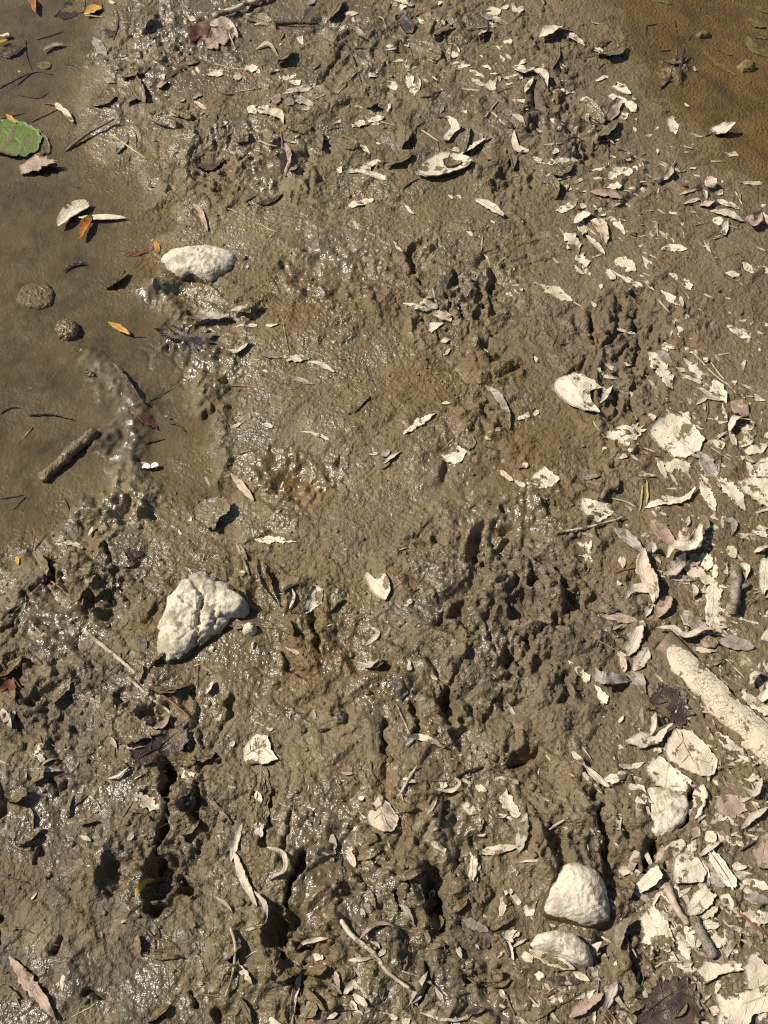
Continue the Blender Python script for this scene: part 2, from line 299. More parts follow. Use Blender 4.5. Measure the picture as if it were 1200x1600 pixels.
MUDC = [(0.117, 0.086, 0.040), (0.172, 0.128, 0.063), (0.048, 0.036, 0.019)]
def mud_material():
    m, t, b = mat('wet mud'); pos = N(t, 'ShaderNodeNewGeometry').outputs['Position']
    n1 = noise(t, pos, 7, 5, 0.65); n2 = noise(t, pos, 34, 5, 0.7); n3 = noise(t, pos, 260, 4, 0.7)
    c = mixc(t, ramp(t, n1, 0.35, 0.68), MUDC[0], MUDC[1])
    c = mixc(t, ramp(t, n2, 0.50, 0.72, 0, 0.75), c, MUDC[2])
    c = mixc(t, ramp(t, n3, 0.48, 0.72, 0, 0.5), c, (0.215, 0.156, 0.074))  # fine pale flecks in the mud colour, painted as glints on the grains
    c = mixc(t, ramp(t, noise(t, pos, 11, 4, 0.6, 0.5), 0.53, 0.67, 0, 0.6), c, (0.135, 0.080, 0.028))
    c = mixc(t, ramp(t, noise(t, pos, 5, 4, 0.6, 0.3), 0.54, 0.68, 0, 0.6), c, (0.116, 0.085, 0.045))
    n4 = noise(t, pos, 120, 5, 0.7); c = mixc(t, ramp(t, n4, 0.54, 0.68, 0, 0.6), c, (0.050, 0.037, 0.021))
    c = mixc(t, mth(t, 'MULTIPLY', attr(t, 'damp'), ramp(t, n2, 0.30, 0.60, 0.85, 0.45)), c, (0.060, 0.047, 0.032))
    c = mixc(t, mth(t, 'MULTIPLY', attr(t, 'olive'), 0.85), c, mixc(t, n2, (0.150, 0.095, 0.022), (0.085, 0.050, 0.014)))
    c = mixc(t, mth(t, 'MULTIPLY', attr(t, 'pink'), 0.5), c, (0.128, 0.092, 0.054))
    pc = mixc(t, ramp(t, noise(t, pos, 15, 9, 0.74), 0.42, 0.60), (0.092, 0.069, 0.036), (0.034, 0.026, 0.012))
    c = mixc(t, mth(t, 'MULTIPLY', attr(t, 'pool'), 0.8), c, mixc(t, ramp(t, n4, 0.42, 0.62, 0, 0.5), pc, (0.098, 0.076, 0.042)))
    am = mixc(t, ramp(t, noise(t, pos, 12, 5, 0.65, 0.6), 0.38, 0.66), (0.145, 0.092, 0.024), (0.082, 0.056, 0.022))
    c = mixc(t, attr(t, 'amber'), c, am)
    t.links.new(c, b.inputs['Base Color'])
    r = ramp(t, mth(t, 'ADD', mth(t, 'MULTIPLY', noise(t, pos, 60, 4, 0.65), 0.45), mth(t, 'MULTIPLY', noise(t, pos, 13, 3, 0.6), 0.55)), 0.42, 0.57, 0.33, 0.68)
    r = mth(t, 'SUBTRACT', r, mth(t, 'MULTIPLY', attr(t, 'wet'), 0.22)); r = mth(t, 'ADD', r, mth(t, 'MULTIPLY', attr(t, 'pool'), 0.25))
    r = mth(t, 'ADD', r, mth(t, 'MULTIPLY', attr(t, 'pink'), 0.16)); r = mth(t, 'MAXIMUM', r, 0.14)
    t.links.new(r, b.inputs['Roughness'])
    t.links.new(ramp(t, r, 0.22, 0.58, 0.85, 0.30), b.inputs['Specular IOR Level'])
    v = N(t, 'ShaderNodeTexVoronoi'); v.inputs['Scale'].default_value = 170; t.links.new(pos, v.inputs['Vector'])
    calm = mth(t, 'SUBTRACT', 1.0, mth(t, 'MULTIPLY', attr(t, 'wet'), 0.55)); calm = mth(t, 'MULTIPLY', calm, mth(t, 'SUBTRACT', 1.0, mth(t, 'MULTIPLY', attr(t, 'pool'), 0.6)))
    hh = mth(t, 'ADD', mth(t, 'MULTIPLY', v.outputs['Distance'], -0.5), mth(t, 'MULTIPLY', noise(t, pos, 190, 2, 0.55), 1.6))
    bump(t, b, mth(t, 'MULTIPLY', hh, calm), 0.0024, 1.0)
    return m
MUD = mud_material()

def leaf_material(name, ca, cb, rough=0.75, mud=0.30, speck=0.5, crack=0.0, vein=0.4, grey=(0.20, 0.18, 0.16)):
    m, t, b = mat(name); tc = N(t, 'ShaderNodeTexCoord'); oi = N(t, 'ShaderNodeObjectInfo')
    va = N(t, 'ShaderNodeVectorMath', operation='ADD'); cv = N(t, 'ShaderNodeCombineXYZ')
    for i in range(3): t.links.new(mth(t, 'MULTIPLY', oi.outputs['Random'], 3.7 + i * 2.1), cv.inputs[i])
    t.links.new(tc.outputs['Object'], va.inputs[0]); t.links.new(cv.outputs[0], va.inputs[1]); pos = va.outputs[0]
    c = mixc(t, ramp(t, noise(t, pos, 55, 4, 0.6), 0.36, 0.66), ca, cb)
    c = mixc(t, mth(t, 'MULTIPLY', oi.outputs['Random'], 0.45), c, tuple(0.70 * x for x in cb))
    h2 = mth(t, 'FRACT', mth(t, 'MULTIPLY', oi.outputs['Random'], 17.3)); c = mixc(t, ramp(t, h2, 0.65, 0.95, 0, 0.5), c, tuple(x * y for x, y in zip(cb, (0.72, 0.66, 0.60))))
    sp = ramp(t, noise(t, pos, 330, 4, 0.75), 0.56, 0.70, 0, speck)
    c = mixc(t, sp, c, grey)
    hgt = noise(t, pos, 240, 4, 0.65)
    if vein > 0:
        sx = N(t, 'ShaderNodeSeparateXYZ'); t.links.new(tc.outputs['UV'], sx.inputs[0])
        u, v = sx.outputs[0], sx.outputs[1]
        av = mth(t, 'ABSOLUTE', mth(t, 'SUBTRACT', mth(t, 'ADD', v, mth(t, 'MULTIPLY', mth(t, 'SUBTRACT', noise(t, pos, 40, 2), 0.5), 0.10)), 0.5))
        mid = ramp(t, av, 0.012, 0.035, 1, 0)
        fr = mth(t, 'ABSOLUTE', mth(t, 'SUBTRACT', mth(t, 'FRACT', mth(t, 'SUBTRACT', mth(t, 'MULTIPLY', u, 8.0), mth(t, 'MULTIPLY', av, 4.5))), 0.5))
        ln = mth(t, 'MAXIMUM', mid, ramp(t, fr, 0.03, 0.10, 0.55, 0))
        brk = ramp(t, noise(t, pos, 70, 3), 0.40, 0.58)
        ln = mth(t, 'MULTIPLY', ln, brk)
        c = mixc(t, mth(t, 'MULTIPLY', ln, vein), c, tuple(0.45 * x for x in ca))
        hgt = mth(t, 'SUBTRACT', hgt, mth(t, 'MULTIPLY', ln, 0.5))
    if crack > 0:
        wv = N(t, 'ShaderNodeVectorMath', operation='ADD'); nz = N(t, 'ShaderNodeTexNoise'); nz.inputs['Scale'].default_value = 90
        t.links.new(pos, nz.inputs['Vector']); sc = N(t, 'ShaderNodeVectorMath', operation='SCALE'); sc.inputs['Scale'].default_value = 0.012
        t.links.new(nz.outputs['Color'], sc.inputs[0]); t.links.new(pos, wv.inputs[0]); t.links.new(sc.outputs[0], wv.inputs[1])
        vo = N(t, 'ShaderNodeTexVoronoi', feature='DISTANCE_TO_EDGE'); vo.inputs['Scale'].default_value = 170; t.links.new(wv.outputs[0], vo.inputs['Vector'])
        ck = mth(t, 'MULTIPLY', ramp(t, vo.outputs['Distance'], 0.015, 0.06, 1, 0), ramp(t, noise(t, pos, 30, 3), 0.36, 0.56))
        c = mixc(t, mth(t, 'MULTIPLY', ck, crack), c, (0.16, 0.13, 0.10)); hgt = mth(t, 'SUBTRACT', hgt, mth(t, 'MULTIPLY', ck, 0.9))
    rr = rough
    if mud > 0:
        geo = N(t, 'ShaderNodeNewGeometry').outputs['Position']
        ms = ramp(t, noise(t, pos, 38, 5, 0.68), 0.66 - 0.30 * mud, 0.70 - 0.30 * mud)
        mc = mixc(t, noise(t, geo, 30, 4), MUDC[0], MUDC[1])
        c = mixc(t, ms, c, mc); rn = N(t, 'ShaderNodeMapRange'); t.links.new(ms, rn.inputs['Value']); rn.inputs['To Min'].default_value = rough; rn.inputs['To Max'].default_value = 0.36
        t.links.new(rn.outputs[0], b.inputs['Roughness']); hgt = mth(t, 'ADD', hgt, mth(t, 'MULTIPLY', ms, 0.35))
    else: b.inputs['Roughness'].default_value = rough
    t.links.new(c, b.inputs['Base Color']); b.inputs['Specular IOR Level'].default_value = 0.35
    bump(t, b, hgt, 0.0016, 0.8)
    return m
CREAM, CREAM2 = (0.68, 0.585, 0.42), (0.58, 0.485, 0.335)
M = {'c': leaf_material('dried clay on leaf', CREAM, CREAM2, 0.85, 0.36, 0.5),
     'k': leaf_material('dry curled leaf', (0.62, 0.525, 0.385), (0.46, 0.365, 0.26), 0.75, 0.22, 0.5),
     'g': leaf_material('weathered grey leaf', (0.40, 0.345, 0.265), (0.19, 0.155, 0.118), 0.6, 0.42, 0.7),
     'p': leaf_material('dry tan leaf', (0.46, 0.345, 0.25), (0.31, 0.205, 0.145), 0.7, 0.34, 0.6),
     'b': leaf_material('soaked brown leaf', (0.085, 0.055, 0.035), (0.050, 0.033, 0.026), 0.30, 0.36, 0.2, grey=(0.03, 0.025, 0.03)),
     'd': leaf_material('black soaked leaf', (0.032, 0.027, 0.024), (0.050, 0.040, 0.033), 0.34, 0.60, 0.2, grey=(0.02, 0.02, 0.025)),
     'y': leaf_material('yellow leaf', (0.55, 0.36, 0.06), (0.48, 0.24, 0.03), 0.5, 0.0, 0.25),
     'o': leaf_material('orange brown leaf', (0.50, 0.20, 0.025), (0.26, 0.085, 0.018), 0.45, 0.0, 0.3),
     'r': leaf_material('red brown leaf', (0.17, 0.062, 0.030), (0.11, 0.045, 0.025), 0.45, 0.3, 0.3),
     'n': leaf_material('green leaf', (0.125, 0.190, 0.030), (0.095, 0.115, 0.022), 0.40, 0.42, 0.5),
     'v': leaf_material('olive sunk leaf', (0.22, 0.165, 0.055), (0.13, 0.100, 0.036), 0.5, 0.25, 0.4),
     'w': leaf_material('white petal', (0.80, 0.78, 0.72), (0.74, 0.70, 0.62), 0.55, 0.0, 0.05, vein=0.15),
     'z': leaf_material('bleached leaf', (0.70, 0.62, 0.48), (0.60, 0.52, 0.40), 0.8, 0.0, 0.35),
     'wd': leaf_material('weathered wood', (0.33, 0.265, 0.205), (0.21, 0.160, 0.120), 0.75, 0.32, 0.8, crack=0.5, vein=0),
     'q': leaf_material('pale yellow grass', (0.50, 0.44, 0.15), (0.40, 0.33, 0.11), 0.5, 0.0, 0.25),
     'bark': leaf_material('cracked clay crust', (0.64, 0.555, 0.40), (0.56, 0.475, 0.33), 0.9, 0.2, 0.4, crack=0.45, vein=0),
     'tw': leaf_material('brown twig bark', (0.20, 0.145, 0.095), (0.115, 0.080, 0.052), 0.6, 0.30, 0.5, vein=0),
     'tp': leaf_material('pale stick', (0.52, 0.43, 0.30), (0.34, 0.265, 0.18), 0.75, 0.40, 0.6, vein=0),
     'tr': leaf_material('red brown stalk', (0.27, 0.115, 0.055), (0.18, 0.075, 0.040), 0.5, 0.12, 0.3, vein=0),
     'ty': leaf_material('straw stalk', (0.55, 0.45, 0.22), (0.42, 0.33, 0.15), 0.6, 0.0, 0.3, vein=0),
     'td': leaf_material('soaked dark twig', (0.055, 0.042, 0.030), (0.035, 0.027, 0.022), 0.4, 0.25, 0.4, vein=0),
     'm': MUD}
def stone_material(name, grey, line, xl=None):   # dry clay above a ragged wet line, wet mud below it
    m, t, b = mat(name); tc = N(t, 'ShaderNodeTexCoord'); pos = tc.outputs['Object']
    c = mixc(t, ramp(t, noise(t, pos, 30, 5, 0.65), 0.36, 0.66), (0.60, 0.52, 0.385), (0.52, 0.44, 0.315))
    c = mixc(t, ramp(t, noise(t, pos, 42, 5, 0.7, 0.4), 0.47, 0.57, 0, grey), c, (0.35, 0.305, 0.24))
    c = mixc(t, ramp(t, noise(t, pos, 300, 4, 0.75), 0.56, 0.70, 0, 0.55), c, (0.22, 0.19, 0.16))
    sx = N(t, 'ShaderNodeSeparateXYZ'); t.links.new(pos, sx.inputs[0])
    z = mth(t, 'ADD', sx.outputs[2], mth(t, 'MULTIPLY', mth(t, 'SUBTRACT', noise(t, pos, 30, 5, 0.66), 0.5), 0.040))
    c = mixc(t, ramp(t, noise(t, pos, 30, 6, 0.74), 0.48, 0.56, 0, 0.7), c, (0.27, 0.215, 0.145))
    mk = ramp(t, z, line - 0.001, line + 0.001, 1, 0)
    if xl is not None:                 # one side still wet and muddy
        xx = mth(t, 'ADD', sx.outputs[0], mth(t, 'MULTIPLY', mth(t, 'SUBTRACT', noise(t, pos, 30, 4, 0.6), 0.5), 0.05))
        mk = mth(t, 'MAXIMUM', mk, ramp(t, xx, xl - 0.001, xl + 0.001, 1, 0))
    c = mixc(t, mk, c, mixc(t, noise(t, pos, 60, 4), MUDC[0], MUDC[2]))
    rn = N(t, 'ShaderNodeMapRange'); t.links.new(mk, rn.inputs['Value']); rn.inputs['To Min'].default_value = 0.9; rn.inputs['To Max'].default_value = 0.35
    t.links.new(rn.outputs[0], b.inputs['Roughness']); t.links.new(c, b.inputs['Base Color']); b.inputs['Specular IOR Level'].default_value = 0.35
    hh = mth(t, 'ADD', noise(t, pos, 190, 5, 0.7), mth(t, 'MULTIPLY', noise(t, pos, 60, 3, 0.6), 1.2))
    bump(t, b, hh, 0.003, 0.8)
    return m

# ------------------------------------------------------------------ the setting: ground and water
def grid_mesh(name, co, nx, ny):
    me = bpy.data.meshes.new(name); nv = len(co)
    idx = np.arange(nx * ny).reshape(ny, nx)
    q = np.stack([idx[:-1, :-1], idx[:-1, 1:], idx[1:, 1:], idx[1:, :-1]], -1).reshape(-1, 4)
    me.vertices.add(nv); me.vertices.foreach_set('co', co.astype(np.float32).ravel())
    me.loops.add(q.size); me.loops.foreach_set('vertex_index', q.astype(np.int32).ravel())
    me.polygons.add(len(q)); me.polygons.foreach_set('loop_start', np.arange(0, q.size, 4, dtype=np.int32))
    me.polygons.foreach_set('use_smooth', np.ones(len(q), bool)); me.update(calc_edges=True); return me
gme = grid_mesh('mud_ground', np.stack([X, Y, H], -1).reshape(-1, 3), NX, NY)
pink = sstep(-0.05, 0.35, X + 0.12 * perlin(X / 0.3, Y / 0.3, 60)) * bank
for nm, arr in (('wet', wetm), ('olive', olive), ('damp', damp), ('pool', sstep(0.05, -0.10, sL + 0.03 * perlin(X / 0.06, Y / 0.06, 63)) * (1 - amber)), ('amber', amber), ('pink', pink)):
    a = gme.attributes.new(nm, 'FLOAT', 'POINT'); a.data.foreach_set('value', arr.astype(np.float32).ravel())
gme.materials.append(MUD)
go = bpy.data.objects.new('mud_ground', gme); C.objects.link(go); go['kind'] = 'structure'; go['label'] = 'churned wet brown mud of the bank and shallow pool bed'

def water_material():
    m = bpy.data.materials.new('shallow clear water'); m.use_nodes = True; t = m.node_tree; t.nodes.clear()
    out = N(t, 'ShaderNodeOutputMaterial'); tr = N(t, 'ShaderNodeBsdfTransparent'); gl = N(t, 'ShaderNodeBsdfGlossy'); mx = N(t, 'ShaderNodeMixShader'); fr = N(t, 'ShaderNodeFresnel')
    tr.inputs[0].default_value = (0.97, 0.955, 0.90, 1); gl.inputs['Roughness'].default_value = 0.03; fr.inputs['IOR'].default_value = 1.33
    pos = N(t, 'ShaderNodeNewGeometry').outputs['Position']
    bp = N(t, 'ShaderNodeBump'); bp.inputs['Distance'].default_value = 0.0006; bp.inputs['Strength'].default_value = 0.5
    t.links.new(noise(t, pos, 26, 2, 0.5), bp.inputs['Height']); t.links.new(bp.outputs[0], gl.inputs['Normal']); t.links.new(bp.outputs[0], fr.inputs['Normal'])
    t.links.new(fr.outputs[0], mx.inputs[0]); t.links.new(tr.outputs[0], mx.inputs[1]); t.links.new(gl.outputs[0], mx.inputs[2]); t.links.new(mx.outputs[0], out.inputs[0])
    return m
wxs = np.linspace(-60, 60, 13)
WX, WY = np.meshgrid(wxs, wxs)
wme = grid_mesh('water', np.stack([WX, WY + 1, WX * 0], -1).reshape(-1, 3), 13, 13); wme.materials.append(water_material())
wo = bpy.data.objects.new('water', wme); C.objects.link(wo); wo['kind'] = 'structure'; wo['label'] = 'shallow clear still water of the pools beside the mud bank'

# ------------------------------------------------------------------ builders
ITEMS = []                             # (object, kind phrase, px size) to be labelled by their nearest landmark
MARKS = []                             # (xy, phrase)
OX, OY = 0, 0
def tile(x, y):
    global OX, OY; OX, OY = x, y
def P(pts): return [(OX + a / 3, OY + b / 3) for a, b in pts]
PHR = {'c': ('cream leaf', 'leaf'), 'k': ('curled cream leaf', 'leaf'), 'g': ('grey weathered leaf', 'leaf'), 'p': ('dry tan pinkish leaf', 'leaf'), 'b': ('soaked brown leaf', 'leaf'), 'd': ('soaked black leaf', 'leaf'),
       'y': ('yellow leaf', 'leaf'), 'o': ('orange leaf', 'leaf'), 'r': ('red-brown leaf', 'leaf'), 'n': ('green leaf', 'leaf'), 'v': ('sunken olive leaf', 'leaf'), 'm': ('mud-coated leaf', 'leaf'), 'w': ('white petal', 'petal'), 'z': ('bleached leaf', 'leaf'), 'q': ('yellow grass blade', 'grass'),
       'tw': ('brown twig', 'twig'), 'tp': ('pale dry twig', 'twig'), 'tr': ('red-brown leaf stalk', 'stalk'), 'ty': ('straw-coloured stalk', 'stalk'), 'td': ('soaked dark twig', 'twig'), 'wd': ('weathered wood', 'wood')}
def finish(name, co, faces, uv, material, smooth=True, parent=None):
    co = np.asarray(co, float); o0 = np.array([co[:, 0].mean(), co[:, 1].mean(), co[:, 2].min()])
    if parent is not None: o0 = np.array(parent.location)
    me = bpy.data.meshes.new(name); me.from_pydata((co - o0).tolist(), [], faces); me.materials.append(material)
    if uv is not None:
        l = me.uv_layers.new(name='UVMap'); vi = np.zeros(len(me.loops), np.int32); me.loops.foreach_get('vertex_index', vi)
        l.data.foreach_set('uv', np.asarray(uv, np.float32)[vi].ravel())
    me.polygons.foreach_set('use_smooth', np.full(len(me.polygons), smooth)); me.update()
    o = bpy.data.objects.new(name, me); C.objects.link(o); 
    if parent is not None: o.parent = parent
    else: o.location = o0
    return o
def register(o, kind, phrase, size, label, lm, cat, group=None):
    if label: o['label'] = label; o['category'] = cat
    else: ITEMS.append((o, phrase, cat))
    if lm: MARKS.append((np.array(o.location[:2]), lm))
def shell(top, faces_top, border, thick, uv):        # closes a sheet with an underside and rim
    n = len(top); bot = top.copy(); bot[:, 2] -= thick
    co = np.vstack([top, bot]); f = list(faces_top) + [tuple(n + i for i in reversed(q)) for q in faces_top]
    for i in range(len(border)):
        a, b = border[i], border[(i + 1) % len(border)]; f.append((b, a, n + a, n + b))
    return co, f, np.vstack([uv, uv])
def s(kind, pts, wd, cup=None, roll=None, arch=0.0, prof='w', rag=None, off=None, label=None, lm=None, name='leaf', flt=False, tip=0.0, raw=False, phrase=None, thick=0.0005):
    q = pts if raw else P(pts); wpx = wd if raw else wd / 3
    if q[0][0] > 820 and kind in 'ckgp': wpx *= 1.18
    ln = sum(math.dist(q[i], q[i + 1]) for i in range(len(q) - 1)); nu = int(max(10, min(36, ln / 2.0))); nv = 7
    sp = spline(q, nu); tg = np.gradient(sp, axis=0); tg /= np.linalg.norm(tg, axis=1)[:, None] + 1e-9; nr = np.stack([-tg[:, 1], tg[:, 0]], 1)
    u = np.linspace(0, 1, nu)
    if prof == 'w' and kind == 'c' and label is None: prof = random.choice('wwhht')
    if prof == 'h': pf = np.minimum(np.sin(np.pi / 2 * np.clip(u, 0.02, 1)) ** 0.8, np.clip((1 - u) * 9, 0.5, 1)); G_end = True
    elif prof == 'w': pf = np.sin(np.pi * np.clip(u, 0.02, 0.98) ** 0.9) ** 0.7
    elif prof == 'o': pf = np.sqrt(np.clip(1 - (2 * u - 1) ** 2, 0.02, 1))
    else: pf = np.clip(np.minimum(u, 1 - u) * 9, 0.55, 1)
    sd = random.random() * 900; rag = (0.26 if kind in 'c' else 0.16) if rag is None else rag
    eL = pf * (1 + rag * (1.7 * perlin(u * ln / 8 + sd, u * 0 + 1.3, 1) + 1.1 * perlin(u * ln / 3.1 + sd, u * 0 + 2.3, 1))); eR = pf * (1 + rag * (1.7 * perlin(u * ln / 8 + sd, u * 0 + 7.7, 2) + 1.1 * perlin(u * ln / 3.1 + sd, u * 0 + 8.7, 2)))
    v = np.linspace(-1, 1, nv)
    hw = np.where(v[None, :] < 0, eL[:, None], eR[:, None]) * wpx / 2
    G = sp[:, None, :] + nr[:, None, :] * (v[None, :] * hw)[..., None]
    if prof in 'th': G = G + tg[:, None, :] * (np.isin(np.arange(nu), [0, nu - 1])[:, None] * perlin(v * 2.2 + sd, v * 0 + 3.1, 3)[None, :] * wpx * 0.35)[..., None]
    gx, gy = ground(G[..., 0], G[..., 1]); k = mpp(*q[len(q) // 2]); hm = wpx / 2 * k; L = ln * k
    z = sample(HS, gx, gy)
    if flt: z = z * 0 + 0.0012
    curled = kind in ('k',) or cup is not None
    cup = (random.uniform(0.15, 0.5) if kind in 'kgp' else random.uniform(-0.05, 0.22)) if cup is None else cup
    roll = random.uniform(-0.25, 0.25) if roll is None else roll
    off = (0.0016 if kind in 'kgpyor' else 0.0010) if off is None else off
    if nr[nu // 2, 0] < 0: roll = -roll    # a positive roll lifts the side away from the sun
    V = v[None, :]; U = u[:, None]
    if kind == 'c' and not flt and label is None: z = z + 0.0017 * perlin(gx / 0.017 + sd, gy / 0.017, 9)
    z = z + off + cup * hm * pf[:, None] * V * V + roll * hm * V * (0.4 + 0.6 * U) + abs(roll) * hm * 0.6 + arch * L * np.sin(np.pi * U) + tip * L * U ** 2.2
    z = z + (0.00055 if flt else 0.0011) * perlin(gx / 0.011 + sd, gy / 0.011, 4) * (1.0 + 0.8 * np.abs(V))
    if kind == 'k': z = z + 0.10 * hm * np.sin(U * 5 + sd) * V
    top = np.stack([gx, gy, z], -1).reshape(-1, 3); idx = np.arange(nu * nv).reshape(nu, nv)
    f = [(int(idx[i, j]), int(idx[i + 1, j]), int(idx[i + 1, j + 1]), int(idx[i, j + 1])) for i in range(nu - 1) for j in range(nv - 1)]
    # keep the faces looking up
    a, b_, c_ = top[idx[0, 0]], top[idx[1, 0]], top[idx[0, 1]]
    if np.cross(b_ - a, c_ - a)[2] < 0: f = [tuple(reversed(t)) for t in f]
    bd = list(idx[0, :]) + list(idx[1:, -1]) + list(idx[-1, -2::-1]) + list(idx[-2:0, 0])
    uv = np.stack([np.broadcast_to(U, (nu, nv)), np.broadcast_to(V * 0.5 + 0.5, (nu, nv))], -1).reshape(-1, 2)
    co, f, uv = shell(top, f, [int(i) for i in bd], thick if kind != 'm' else 0.0014, uv)
    o = finish('mud_coated_leaf' if kind == 'm' and name == 'leaf' else name, co, f, uv, M[kind])
    ph, cat = PHR[kind]
    if phrase: ph = phrase
    elif label is None:
        ph = ('tiny ' if ln < 20 else 'short ' if ln < 33 else 'long ' if ln > 68 else '') + ('narrow ' if wpx < ln * 0.22 else 'broad ' if wpx > ln * 0.55 else '') + ph
    if label is None and kind == 'c' and (ln < 30 or prof == 't'):
        o.name = 'leaf_scrap'; cat = 'leaf scrap'; ph = ('tiny ' if ln < 20 else 'short ') + ('narrow ' if wpx < ln * 0.28 else 'stubby ' if wpx > ln * 0.6 else '') + 'cream leaf shred'
    register(o, kind, ph, ln, label, lm, cat); return o
def p(kind, poly, lift=0.0, edge=0.0, rag=0.10, off=None, label=None, lm=None, name='leaf', flt=False, dome=0.0, raw=False, phrase=None, axis_=None, thick=0.0009, nb=None, tilt=(0, 0)):
    q = np.array(poly if raw else P(poly), float); n = len(q)
    per = np.hypot(*(np.roll(q, -1, 0) - q).T).sum(); nb = nb or int(max(16, min(72, per / 3.0)))
    closed = np.vstack([q, q[:1]]); seg = np.hypot(*np.diff(closed, axis=0).T); acc = np.concatenate([[0], np.cumsum(seg)]) / seg.sum()
    tt = np.arange(nb) / nb
    bx = np.interp(tt, acc, closed[:, 0]); by = np.interp(tt, acc, closed[:, 1])
    if n > 7:                          # light rounding of the traced outline
        for _ in range(1): bx = (np.roll(bx, 1) + 2 * bx + np.roll(bx, -1)) / 4; by = (np.roll(by, 1) + 2 * by + np.roll(by, -1)) / 4
    a2 = 0.5 * np.sum(bx * np.roll(by, -1) - np.roll(bx, -1) * by)
    cx = np.sum((bx + np.roll(bx, -1)) * (bx * np.roll(by, -1) - np.roll(bx, -1) * by)) / (6 * a2); cy = np.sum((by + np.roll(by, -1)) * (bx * np.roll(by, -1) - np.roll(bx, -1) * by)) / (6 * a2)
    sd = random.random() * 900; rad = math.sqrt(abs(a2) / math.pi)
    rag = rag * 1.4; jag = 1 + rag * (1.3 * perlin(tt * per / 9 + sd, tt * 0, 1) + 0.8 * perlin(tt * per / 3.5 + sd, tt * 0 + 4, 2))
    rings = max(3, min(9, int(rad / 4))); rr = np.linspace(0, 1, rings + 1)[1:]
    G = [np.array([[cx, cy]])]
    for r in rr:
        j = 1 + (jag - 1) * r ** 3
        G.append(np.stack([cx + (bx - cx) * r * j, cy + (by - cy) * r * j], 1))
    G = np.vstack(G); rv = np.concatenate([[0], np.repeat(rr, nb)]); th = np.concatenate([[0], np.tile(tt, rings)]) * 2 * np.pi
    gx, gy = ground(G[:, 0], G[:, 1]); k = mpp(cx, cy); rm = rad * k
    z = sample(HS, gx, gy)
    if flt: z = z * 0 + 0.0012
    else: z = 0.35 * z + 0.65 * np.mean(z) if rad > 22 and kind != 'm' and not raw else z
    off = 0.0012 if off is None else off
    z = z + off + lift + dome * rm * (1 - rv ** 2) + edge * rm * rv ** 3 * (0.35 + 0.65 * np.sin(th + sd)) + (0.0007 if flt else 0.0013) * perlin(gx / 0.013 + sd, gy / 0.013, 5)
    mx, my = gx.mean(), gy.mean(); z = z + tilt[0] * (gx - mx) + tilt[1] * (gy - my)
    top = np.stack([gx, gy, z], 1)
    f = [(0, 1 + i, 1 + (i + 1) % nb) for i in range(nb)]
    for r in range(rings - 1):
        A = 1 + r * nb; B = A + nb
        f += [(A + i, B + i, B + (i + 1) % nb, A + (i + 1) % nb) for i in range(nb)]
    t0 = f[0]
    if np.cross(top[t0[1]] - top[t0[0]], top[t0[2]] - top[t0[0]])[2] < 0: f = [tuple(reversed(t)) for t in f]
    D = np.stack([gx - mx, gy - my], 1)
    ev, vec = np.linalg.eigh(D.T @ D); ax = vec[:, 1] if axis_ is None else np.array(axis_) / np.hypot(*axis_); ay = np.array([-ax[1], ax[0]])
    U = D @ ax; V = D @ ay; uv = np.stack([(U - U.min()) / np.ptp(U), 0.5 + V / (2 * np.abs(V).max())], 1)
    bd = [1 + (rings - 1) * nb + i for i in range(nb)]
    co, f, uv = shell(top, f, bd, thick if kind != 'm' else 0.0016, uv)
    o = finish('mud_coated_leaf' if kind == 'm' and name == 'leaf' else name, co, f, uv, M[kind]); ph, cat = PHR[kind]
    if phrase: ph = phrase
    elif label is None: ph = ('small ' if rad < 6 else 'large ' if rad > 17 else '') + {'c': 'torn cream leaf scrap', 'k': 'torn curled leaf scrap', 'g': 'torn grey leaf scrap', 'p': 'crumpled tan leaf', 'b': 'flat soaked brown leaf', 'd': 'flat black leaf', 'm': 'broad mud-coated leaf', 'v': 'sunken olive leaf'}.get(kind, ph)
    if label is None and kind in 'ckg' and name == 'leaf': o.name = 'leaf_scrap'; cat = 'leaf scrap'
    register(o, kind, ph, rad, label, lm, cat); return o
def tube_mesh(C3, rads, ns=8, bumpy=0.12, lam=0.012, caps=True):
    n = len(C3); T = np.gradient(C3, axis=0); T /= np.linalg.norm(T, axis=1)[:, None] + 1e-12; sd = random.random() * 500
    co = []; uv = []
    for i in range(n):
        t = T[i]; a = np.cross(t, [0, 0, 1.0]); a /= np.linalg.norm(a) + 1e-9; b = np.cross(a, t)
        for j in range(ns):
            th = 2 * math.pi * j / ns; r = rads[i] * (1 + bumpy * float(perlin(np.array(i * 0.45 + sd), np.array(j * 6.0 / ns), 6)) * 1.6)
            co.append(C3[i] + r * (math.cos(th) * a + math.sin(th) * b)); uv.append((i / (n - 1), j / ns))
    f = [(i * ns + j, i * ns + (j + 1) % ns, (i + 1) * ns + (j + 1) % ns, (i + 1) * ns + j) for i in range(n - 1) for j in range(ns)]
    f += [tuple(range(ns))[::-1], tuple((n - 1) * ns + j for j in range(ns))]
    return co, f, uv
